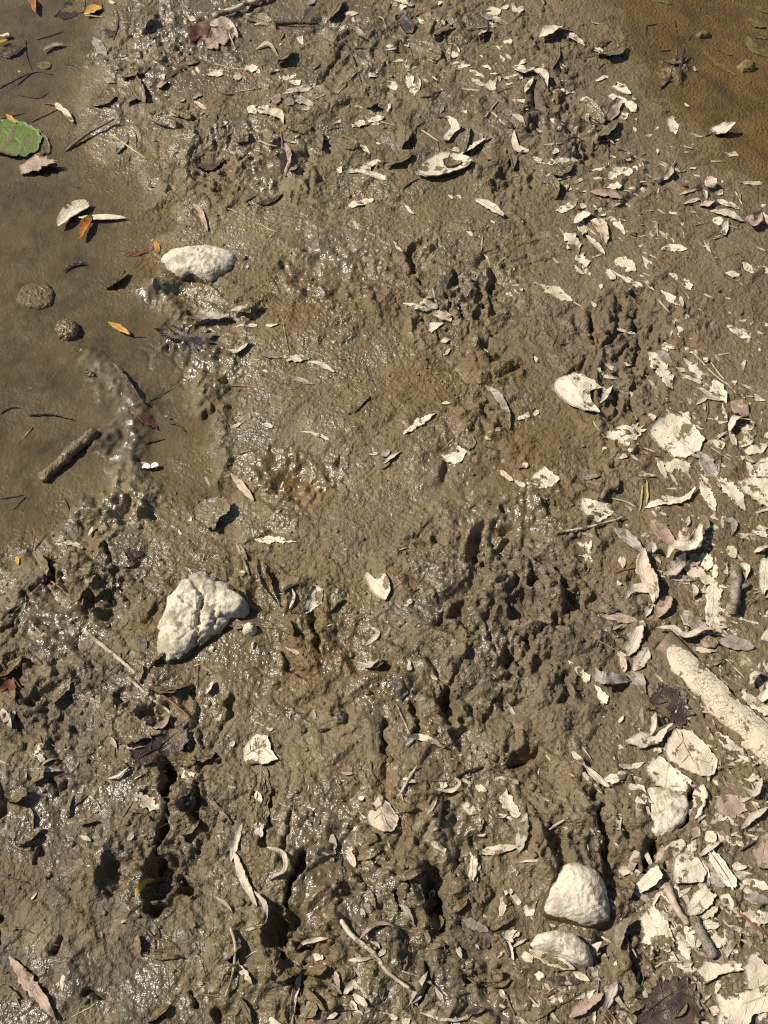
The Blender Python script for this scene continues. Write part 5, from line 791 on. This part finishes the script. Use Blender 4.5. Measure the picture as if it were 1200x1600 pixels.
s('k', [(148, 17), (220, 14), (292, 18)], 22, off=0.004); s('k', [(508, 57), (560, 45), (612, -5)], 15, roll=0.8, off=0.004); s('g', [(305, 235), (325, 185), (337, 128)], 18, roll=0.6, off=0.004); t('td', [(333, 192), (418, 128)], 10); s('k', [(640, 120), (710, 180), (765, 205)], 50, rag=0.5, label='ragged white-grey leaf at the brink of the deep dark hole', lm='the ragged leaf at the deep hole'); s('k', [(768, 208), (790, 240), (815, 298)], 13, off=0.003)
s('c', [(850, 45), (912, 18)], 32, rag=0.5); s('c', [(800, 152), (855, 155)], 34, rag=0.5); s('c', [(868, 172), (915, 148)], 28, rag=0.5); s('g', [(850, 90), (910, 80)], 40); s('k', [(598, 342), (632, 303)], 24); s('y', [(655, 632), (688, 572), (748, 550)], 32, roll=0.7, off=0.026, label='pale yellowish curled leaf at the foot of the deep hole', lm='the pale yellowish curled leaf')
s('p', [(48, 888), (130, 1000), (200, 1085), (265, 1182)], 66, rag=0.2, label='long muddy pinkish leaf strip in grainy mud', lm='the long muddy pinkish strip', roll=0.3); t('td', [(885, 750), (930, 860), (962, 962)], 6); t('td', [(728, 742), (745, 765), (750, 800)], 8); t('tp', [(1083, 752), (1107, 850), (1092, 980), (1058, 1077)], 15, sink=-0.6, arch=0.05, label='bowed pale rootlet arching along a muddy hump', lm='the bowed pale rootlet'); t('tp', [(918, 1058), (1052, 1077)], 10); s('k', [(1098, 920), (1140, 960), (1182, 1015)], 36, roll=0.5); s('k', [(1082, 442), (1110, 330), (1137, 238)], 36, cup=0.3); s('k', [(1098, 395), (1140, 520), (1205, 650)], 38, cup=0.4, roll=0.3, label='long cream leaf blade leaning beside the narrow dark cleft', lm='the leaning cream blade'); s('p', [(972, 138), (1020, 190), (1082, 257)], 22); s('p', [(1000, 600), (1060, 640), (1090, 680)], 16); p('m', [(960, 800), (1010, 770), (1070, 800), (1080, 900), (1040, 1000), (980, 970), (950, 890)], lift=0.002, dome=0.1); s('c', [(1070, 85), (1110, 95)], 16); s('k', [(380, 320), (430, 345)], 20); s('g', [(60, 1060), (95, 1120)], 14); t('tp', [(630, 55), (700, 15)], 8); t('td', [(580, 230), (625, 160)], 7); s('k', [(1150, 760), (1200, 752)], 14); t('tp', [(240, 330), (180, 290)], 5); s('k', [(120, 60), (125, 20)], 10); t('tp', [(590, 500), (660, 560)], 6); s('d', [(330, 690), (380, 675)], 20)
tile(400, 1200)
s('m', [(42, -10), (32, 170), (18, 335)], 66, cup=0.2, label='long mud-covered leaf with cream patches showing through', lm='the long mud-covered leaf'); s('c', [(5, 110), (25, 170)], 28, rag=0.5, off=0.003); s('c', [(15, 255), (25, 330)], 44, rag=0.5, off=0.003); s('k', [(55, 380), (130, 410), (132, 490), (48, 527)], 22, roll=0.7, off=0.006, label='looped grey-cream leaf rim beside the narrow dark cleft', lm='the looped leaf rim'); s('k', [(-5, 585), (45, 650), (42, 730), (-5, 752)], 22, roll=0.7, off=0.006)
s('c', [(468, 168), (512, 235)], 28); s('c', [(478, 145), (510, 140)], 26); s('c', [(235, 245), (262, 278)], 18); s('c', [(453, 295), (482, 275)], 18); s('c', [(540, 338), (562, 342)], 12); p('c', [(290, 400), (340, 362), (382, 370), (370, 402), (330, 412)], rag=0.15); s('k', [(430, 392), (445, 420), (465, 470)], 36, cup=0.3, off=0.003); s('m', [(475, 432), (530, 410), (585, 385)], 42, roll=0.3)
t('td', [(872, 135), (865, 210), (853, 280)], 22, sink=0.0, taper=0.1); t('tp', [(678, 125), (710, 65), (755, -5)], 16, sink=-0.3); s('c', [(688, 50), (752, 70)], 22); t('tw', [(750, 48), (850, 62), (900, 60)], 10); s('k', [(840, 112), (920, 117), (952, 82), (928, 58)], 20, roll=0.8, off=0.007, label='ring-shaped curled leaf beside crossed twigs', lm='the ring-shaped curled leaf'); t('td', [(930, 50), (985, 20), (1065, -2)], 14, sink=-0.3); s('c', [(970, 55), (1000, 92)], 36); s('k', [(800, 222), (830, 180), (850, 142)], 18); s('c', [(825, 292), (855, 278)], 22); s('c', [(1028, 85), (1082, 112)], 28); p('c', [(960, 172), (985, 160), (1020, 180), (1042, 215), (1010, 225), (975, 205)], label='neat cream leaf tip pointing to a muddy bowl'); p('c', [(808, 348), (850, 350), (892, 385), (890, 402), (830, 378)], edge=0.2, lift=0.002)
s('c', [(1038, 405), (1120, 390), (1230, 370)], 42, rag=0.15, cup=0.2, label='long horizontal cream leaf at right angles to an upright strip', lm='the long horizontal cream leaf', off=0.003); s('c', [(1010, 532), (1020, 450), (1022, 382)], 36, prof='t', off=0.004, label='upright torn cream strip meeting the long horizontal leaf', rag=0.2); s('c', [(1140, 718), (1155, 660), (1160, 603)], 38); s('c', [(1158, 568), (1205, 582)], 44, rag=0.4); s('c', [(1120, 70), (1160, 130), (1225, 240)], 58, label='stout cream leaf slanting above the long horizontal leaf', lm='the stout slanting cream leaf'); s('g', [(690, 640), (740, 745)], 32, off=0.003)
t('tp', [(397, 712), (450, 790), (550, 870), (620, 960), (722, 1042)], 24, sink=-0.1, label='crooked pale twig running across muddy lumps', lm='the crooked pale twig', bumpy=0.25); s('p', [(485, 812), (540, 752), (600, 735), (672, 760)], 22, roll=0.8, off=0.006, label='arched reddish curled leaf crossing the crooked pale twig'); s('k', [(190, 857), (240, 820), (352, 800)], 24, roll=0.7, off=0.004); p('c', [(262, 872), (310, 872), (318, 900), (275, 905)]); s('c', [(315, 915), (360, 975)], 32); s('k', [(372, 955), (380, 1000), (392, 1035)], 26, roll=0.5); s('c', [(412, 1062), (450, 1020), (485, 1042)], 40); s('c', [(410, 1070), (470, 1135)], 32); s('k', [(455, 1065), (522, 1122)], 34, roll=0.5, off=0.004); s('p', [(340, 1005), (405, 1062)], 22); s('k', [(433, 902), (490, 902), (542, 893)], 20)
s('k', [(217, 945), (182, 1070), (163, 1210)], 28, cup=0.5, label='tall narrow cream blade at the rim of broken mud', lm='the tall narrow cream blade'); s('c', [(768, 1150), (880, 1182), (970, 1177), (1032, 1128)], 14, off=0.004, label='thin white curved leaf edge like a smile'); s('d', [(980, 1155), (1072, 1128)], 40, roll=0.7, off=0.005); s('c', [(728, 1112), (752, 1058)], 18); s('c', [(598, 1148), (662, 1178)], 32); p('c', [(680, 1165), (725, 1175), (715, 1205), (680, 1200)]); s('k', [(838, 1028), (882, 1105)], 20); p('c', [(1098, 800), (1130, 780), (1210, 755), (1205, 815), (1140, 835)], rag=0.2, lift=0.002); s('k', [(1128, 890), (1168, 840), (1205, 905)], 50, cup=0.4); s('g', [(970, 715), (1030, 740), (1090, 770)], 46); s('k', [(940, 828), (962, 895)], 22, roll=0.6); s('c', [(983, 922), (1022, 903)], 20); s('m', [(690, 960), (712, 880)], 16, roll=0.4); s('m', [(700, 260), (560, 1000)][:1] + [(730, 300)], 14, roll=0.4); s('k', [(490, 660), (510, 700)], 20); t('tp', [(935, 680), (1000, 628)], 6); s('b', [(1080, 850), (1100, 760)], 34, roll=0.5); t('tp', [(80, 150), (160, 190)], 7); s('m', [(520, 560), (545, 620), (560, 660)], 26, roll=0.4); t('td', [(280, 1140), (580, 1135)], 7); t('tp', [(660, 640), (700, 660)], 8)
tile(800, 1200)
s('g', [(30, 402), (50, 300), (66, 215)], 54, cup=0.2, off=0.003); t('tp', [(173, 292), (268, 233)], 13, sink=-0.4); s('k', [(338, -5), (400, 60), (455, 95)], 22, roll=0.6, off=0.003); s('c', [(430, 62), (490, 50), (545, 28)], 44, off=0.003); p('c', [(530, 95), (545, 68), (620, 85), (622, 118), (570, 120)]); s('c', [(857, 240), (870, 160), (890, 80)], 60, cup=0.2, label='cream leaf with a dark midrib beside the flat slab', lm='the cream leaf with a dark midrib'); p('p', [(940, 170), (970, 110), (1060, 140), (1102, 200), (1030, 237), (960, 212)], label='pinkish grey speckled leaf near the flat slab', lm='the pinkish grey speckled leaf', off=0.002, rag=0.12)
s('c', [(708, 388), (760, 360), (812, 366)], 34); s('c', [(818, 372), (865, 378)], 30); p('c', [(565, 560), (620, 500), (672, 463), (697, 515), (660, 562), (600, 592)], lift=0.005, edge=0.2, label='tilted square cream leaf beside the big rounded stone', lm='the tilted square cream leaf', tilt=(0.12, 0)); p('k', [(488, 480), (515, 465), (560, 470), (545, 500), (515, 510)], edge=0.3, lift=0.003); s('k', [(550, 490), (600, 500)], 26, roll=0.5); s('b', [(480, 530), (530, 560), (545, 620)], 60, roll=0.6, off=0.004)
s('z', [(928, 403), (980, 480), (1040, 565)], 54, label='clean white strip leaf with a dark midline', lm='the clean white strip leaf', off=0.004, cup=0.2, prof='t', rag=0.05); s('c', [(880, 435), (925, 525)], 22); s('g', [(925, 495), (995, 562)], 50); p('c', [(810, 650), (850, 590), (900, 555), (947, 600), (930, 650), (870, 692), (825, 702)], lift=0.003, edge=0.15, label='angular cream leaf below the smooth five-sided leaf', lm='the angular cream leaf'); p('c', [(965, 600), (1010, 588), (1037, 630), (1030, 672), (990, 642)], edge=0.1); s('c', [(888, 702), (962, 652)], 40, roll=0.4); s('c', [(893, 737), (970, 735)], 36); s('c', [(915, 768), (950, 800), (995, 832)], 46)
t('tp', [(718, 558), (770, 660), (822, 742)], 42, sink=0.1, label='thick pale grey stick wedged between cream leaves', lm='the thick pale grey stick', ns=10, bumpy=0.2); s('c', [(810, 742), (835, 790), (865, 858)], 42); t('wd', [(840, 700), (890, 790), (945, 895)], 50, sink=0.2, label='weathered grey-brown piece of wood beside the pale stick', name='driftwood', ns=10, bumpy=0.2, taper=0.1); s('c', [(780, 770), (810, 860), (815, 962)], 36, rag=0.3); t('tp', [(668, 937), (720, 910), (798, 912)], 10, sink=-0.4); t('tp', [(720, 843), (726, 903)], 8); s('g', [(488, 855), (500, 765), (548, 708)], 40, roll=0.8, off=0.010, label='grey leaf standing on edge beside the half-dome stone', lm='the grey leaf on edge'); s('k', [(78, 858), (170, 900), (293, 947)], 46, off=0.004, label='cream leaf leaning on the speckled half-dome stone')
s('k', [(1070, 100), (1130, 130), (1160, 55)], 28, roll=0.7, off=0.006, label='looped tan leaf near the pinkish grey leaf'); s('k', [(1070, 292), (1120, 240), (1195, 187)], 30, roll=0.6, off=0.004); t('tw', [(1062, 388), (1142, 343)], 13, sink=-0.3); s('c', [(1098, 62), (1155, 38)], 40); s('c', [(1180, 58), (1192, 145)], 44); s('c', [(1080, 535), (1130, 540), (1208, 572)], 36); s('g', [(1085, 605), (1208, 632)], 50); s('c', [(1108, 682), (1208, 722)], 58); t('tr', [(1055, 680), (1130, 740), (1205, 802)], 12, sink=-0.3); s('c', [(1028, 462), (1102, 465)], 32); s('c', [(960, 298), (1012, 385)], 26); s('c', [(988, 318), (1052, 355)], 36); s('k', [(880, 415), (920, 380), (975, 348)], 26, roll=0.5); s('c', [(1050, 340), (1085, 375)], 22); s('c', [(910, 300), (950, 350)], 40); t('td', [(830, 345), (955, 285)], 6); s('p', [(840, 290), (880, 320)], 40); s('c', [(1130, 160), (1160, 190)], 14)
s('k', [(440, 1132), (460, 1060), (492, 998)], 40, cup=0.3, off=0.003); p('c', [(280, 1087), (310, 1070), (340, 1050), (388, 1044), (360, 1087), (320, 1087)], edge=0.3, lift=0.003); s('p', [(268, 1172), (350, 1110), (425, 1058)], 50, roll=0.4, off=0.003); p('c', [(325, 1195), (340, 1155), (392, 1142), (390, 1200)]); t('tr', [(425, 1145), (475, 1205)], 9); t('tr', [(445, 1130), (500, 1200)], 8); s('c', [(118, 1065), (135, 1020), (152, 988)], 40); s('c', [(183, 1092), (238, 1078)], 34); s('c', [(95, 948), (145, 985)], 34); s('c', [(-5, 885), (42, 960)], 32); p('c', [(35, 880), (60, 860), (102, 885), (95, 915), (55, 910)]); s('c', [(-5, 805), (25, 765)], 40); s('k', [(-5, 845), (72, 800)], 16, roll=0.5); p('c', [(40, 620), (70, 640), (117, 618), (100, 692), (60, 697)], edge=0.2); s('k', [(288, 960), (362, 1002)], 24, roll=0.4); s('b', [(165, 990), (250, 1000), (335, 1000)], 46); s('d', [(80, 1185), (140, 1155), (205, 1118)], 30, roll=0.4); s('c', [(0, 480), (25, 500)], 24); s('c', [(-5, 150), (25, 235)], 40); s('c', [(200, 1020), (260, 1060)], 20); s('k', [(640, 690), (690, 590), (740, 640)], 16); t('tp', [(650, 950), (700, 1010)], 8); s('c', [(960, 1000), (1010, 1030)], 18); s('c', [(925, 1120), (960, 1150)], 46); s('c', [(1150, 1165), (1205, 1155)], 30); t('tp', [(930, 820), (1000, 850)], 7); s('c', [(1000, 850), (1060, 870)], 24); t('tp', [(710, 640), (770, 760)], 8)

# midribs and side veins that stand out on the big leaves
def ribs(label_start, kind, mid, sides=(), hgt=0.004, wd=2.0):
    o = next(o for o in C.objects if o.parent is None and str(o.get('label', '')).startswith(label_start))
    rr = max(0.0007, wd / 2 * mpp(*mid[0])); sk = (1 - hgt / rr) / 2
    m_ = t(kind, mid, wd, raw=True, parent=o, name='midrib', sink=sk, taper=0.6)
    for q in sides: t(kind, q, wd * 0.6, raw=True, parent=o, name='side_vein', sink=(1 - (hgt - 0.0003) / max(0.0007, wd * 0.3 * mpp(*mid[0]))) / 2, taper=0.6)
ribs('large toothed cream', 'tp', [(1062, 1145), (1070, 1172), (1090, 1206)], [[(1066, 1160), (1050, 1178)], [(1068, 1165), (1095, 1178)], [(1074, 1182), (1062, 1196)], [(1076, 1184), (1106, 1194)]], 0.0050)
ribs('cream leaf with a dark midrib', 'tw', [(1086, 1276), (1090, 1255), (1096, 1230)], (), 0.0016)
ribs('clean white strip', 'tw', [(1110, 1336), (1127, 1360), (1143, 1386)], (), 0.0046, 1.6)
ribs('folded ribbed cream', 'tp', [(592, 1246), (598, 1272), (606, 1300)], [[(596, 1262), (582, 1272)], [(599, 1272), (584, 1284)], [(599, 1268), (614, 1276)], [(602, 1280), (616, 1290)]], 0.0105)
ribs('large soaked dark brown', 'b' and 'td', [(1000, 1590), (1035, 1562), (1078, 1535)], [[(1020, 1574), (1012, 1600)], [(1040, 1560), (1060, 1590)], [(1035, 1562), (1030, 1538)], [(1055, 1550), (1085, 1562)]], 0.0048, 2.4)
ribs('dark brown leaf with purple', 'td', [(1076, 1130), (1050, 1105), (1026, 1085)], [[(1055, 1110), (1040, 1120)], [(1055, 1108), (1060, 1085)], [(1042, 1098), (1022, 1104)], [(1042, 1097), (1042, 1078)]], 0.0038, 2.2)
ribs('pale greenish ribbed', 'ty', [(382, 1184), (400, 1172), (422, 1160)], [[(392, 1178), (390, 1160)], [(404, 1170), (402, 1153)], [(398, 1174), (410, 1192)], [(410, 1168), (424, 1182)]], 0.0048, 1.6)
ribs('dark brown veined leaf', 'td', [(215, 1190), (250, 1168), (288, 1140)], [[(235, 1178), (240, 1155)], [(260, 1162), (285, 1172)], [(245, 1172), (262, 1190)]], 0.0058, 2.2)

# half-buried muddy leaves, dark fibres and small bits that fill the trampled ground
tile(0, 0); rs = random.Random(21)
for (x0, y0, x1, y1), nm, nt_, nc in [((10, 1020, 330, 1300), 16, 20, 8), ((0, 1300, 330, 1590), 5, 12, 4), ((300, 1440, 800, 1595), 14, 18, 16), ((420, 10, 820, 260), 12, 22, 18), ((180, 20, 420, 230), 8, 12, 8), ((520, 1180, 820, 1420), 8, 12, 10), ((820, 60, 960, 300), 6, 10, 6), ((850, 1500, 1090, 1595), 3, 10, 6), ((360, 880, 640, 1180), 3, 8, 3)]:
    for kk, cnt in (('m', nm), ('t', nt_), ('c', nc)):
        for _ in range(cnt):
            x_, y_ = rs.uniform(x0, x1), rs.uniform(y0, y1); an = rs.uniform(0, math.pi); ln_ = rs.uniform(24, 58) if kk == 'm' else rs.uniform(18, 60) if kk == 't' else rs.uniform(9, 26)
            dx_, dy_ = math.cos(an) * ln_ / 2, math.sin(an) * ln_ / 2 * 0.8; bx_, by_ = rs.uniform(-4, 4), rs.uniform(-4, 4); q = [(x_ - dx_, y_ - dy_), (x_ + bx_, y_ + by_), (x_ + dx_, y_ + dy_)]
            if kk == 'm': s('m', q, rs.uniform(9, 22), raw=True, roll=rs.uniform(0.2, 0.9), cup=rs.uniform(0.1, 0.6), off=rs.uniform(0.0015, 0.005))
            elif kk == 't': t(rs.choice(('td', 'td', 'tw', 'tr', 'tp')), q, rs.uniform(1.4, 3.2), raw=True, sink=rs.uniform(-0.4, 0.4))
            else: s(rs.choice(('c', 'c', 'g', 'k')), q, rs.uniform(4, 9), raw=True)

# ------------------------------------------------------------------ uncountable crumbs: leaf flakes and mud crumbs
def scatter(n, dens, seed):
    r = np.random.default_rng(seed); px = r.uniform(-150, 1350, n * 4); py = r.uniform(-120, 1720, n * 4); k = r.random(n * 4) < dens(px, py)
    px, py = px[k][:n], py[k][:n]; x, y = ground(px, py); return x, y, r
def bl(px, py, L): return np.clip(sum(a * np.exp(-((px - x) / rx) ** 2 - ((py - y) / ry) ** 2) for x, y, rx, ry, a in L), 0, 1)
FL = [(1130, 1350, 150, 300, 1.0), (1150, 900, 110, 280, .9), (1110, 640, 80, 140, .8), (990, 320, 130, 110, .6), (760, 100, 120, 90, .4), (900, 1520, 140, 90, .5), (620, 1560, 200, 70, .35), (480, 150, 200, 100, .3), (1000, 1400, 90, 120, .6), (720, 1270, 120, 70, .3), (560, 560, 400, 500, .05)]
x, y, r = scatter(3000, lambda a, b: bl(a, b, FL), 5); n = len(x)
V = []; F = []; a = r.normal(-0.9, 0.8, n); big = r.random(n) < np.where(x > 0.28, 0.50, 0.18); l = np.where(big, r.uniform(0.006, 0.022, n), r.gamma(2.2, 0.0013, n) + 0.001); wv = np.where(big, r.uniform(0.0012, 0.0048, n), l * r.uniform(0.15, 0.5, n)); z = np.where(big, sample(HS, x, y), sample(H, x, y))
for i in range(n):
    c_, s_ = math.cos(a[i]), math.sin(a[i]); b0 = len(V); m_ = 9; tl_ = r.uniform(-0.22, 0.22, 2); rr_ = r.uniform(0.6, 1.15, m_)
    for j in range(m_):
        th = 2 * math.pi * j / m_; u_, v_ = math.cos(th) * rr_[j], math.sin(th) * rr_[j]; dx_, dy_ = u_ * l[i] * c_ - v_ * wv[i] * s_, u_ * l[i] * s_ + v_ * wv[i] * c_
        V.append((x[i] + dx_, y[i] + dy_, z[i] + 0.0005 + tl_[0] * dx_ + tl_[1] * dy_))
    for j in range(m_): q = V[b0 + j]; V.append((q[0], q[1], q[2] - 0.0006))
    F += [tuple(range(b0, b0 + m_)), tuple(range(b0 + 2 * m_ - 1, b0 + m_ - 1, -1))] + [(b0 + j, b0 + m_ + j, b0 + m_ + (j + 1) % m_, b0 + (j + 1) % m_) for j in range(m_)]
fo = finish('leaf_crumbs', V, F, None, leaf_material('leaf crumbs', (0.66, 0.565, 0.41), (0.26, 0.195, 0.130), 0.8, 0.45, 0.7, vein=0), smooth=False); fo['kind'] = 'stuff'; fo['label'] = 'tiny crumbs and shreds of dry leaf strewn over the mud'; fo['category'] = 'leaf litter'
x, y, r = scatter(2400, lambda a, b: np.clip(sample(churn, *plane(a, b)) * 0.8 + 0.12, 0, 1) * (sample(pool, *plane(a, b)) < 0.3), 6); n = len(x)
V = []; F = []; z = sample(H, x, y); sz = r.gamma(2.0, 0.0007, n) + 0.0009
OCT = np.array([(1, 0, 0), (-1, 0, 0), (0, 1, 0), (0, -1, 0), (0, 0, 1), (0, 0, -1)], float); OF = [(0, 2, 4), (2, 1, 4), (1, 3, 4), (3, 0, 4), (2, 0, 5), (1, 2, 5), (3, 1, 5), (0, 3, 5)]
for i in range(n):
    b0 = len(V); th = r.uniform(0, 6.28); c_, s_ = math.cos(th), math.sin(th)
    for q in OCT * (sz[i] * r.uniform(0.7, 1.3, (6, 1))): V.append((x[i] + q[0] * c_ - q[1] * s_, y[i] + q[0] * s_ + q[1] * c_, z[i] + q[2] * 0.8 + sz[i] * 0.2))
    F += [tuple(b0 + j for j in f_) for f_ in OF]
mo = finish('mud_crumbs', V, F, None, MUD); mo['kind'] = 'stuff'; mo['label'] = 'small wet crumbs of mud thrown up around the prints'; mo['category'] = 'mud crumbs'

# ------------------------------------------------------------------ labels: each thing by its nearest landmark
ORD = ['', 'second ', 'third ', 'fourth ', 'fifth ', 'sixth ', 'seventh ', 'eighth ', 'ninth ', 'tenth ', 'eleventh ', 'twelfth ', 'thirteenth ', 'fourteenth ', 'fifteenth ']
PL = np.array([m for m, _ in MARKS]); byk = {}
for o, ph, cat in ITEMS: byk.setdefault(ph, []).append(o)
PLUR = {'leaf': 'leaves', 'twig': 'twigs', 'stalk': 'stalks', 'petal': 'petals', 'scrap': 'scraps', 'mud': 'mud'}
for o, ph, cat in ITEMS:
    L = np.array([q.location[:2] for q in byk[ph]]); me_ = np.array(o.location[:2]); d = np.hypot(*(PL - me_).T)
    best = None
    for j in np.argsort(d)[:4]:
        rk = int((np.hypot(*(L - PL[j]).T) < d[j] - 1e-9).sum())
        if best is None or rk < best[0]: best = (rk, j)
        if best[0] == 0: break
    rk, j = best
    o['label'] = f'{ph}, {ORD[min(rk, 14)]}nearest to {MARKS[j][1]}'; o['category'] = cat
    o['group'] = ph + ' pieces scattered on the mud'
seen = {}
for o in list(C.objects):
    if o.parent is None and o.get('label'): seen.setdefault(o['label'], []).append(o)
print('THINGS', sum(1 for o in C.objects if o.parent is None), 'DUP', [(k, len(v)) for k, v in seen.items() if len(v) > 1][:20], 'TRIS', sum(len(o.data.polygons) for o in C.objects if o.type == 'MESH'))
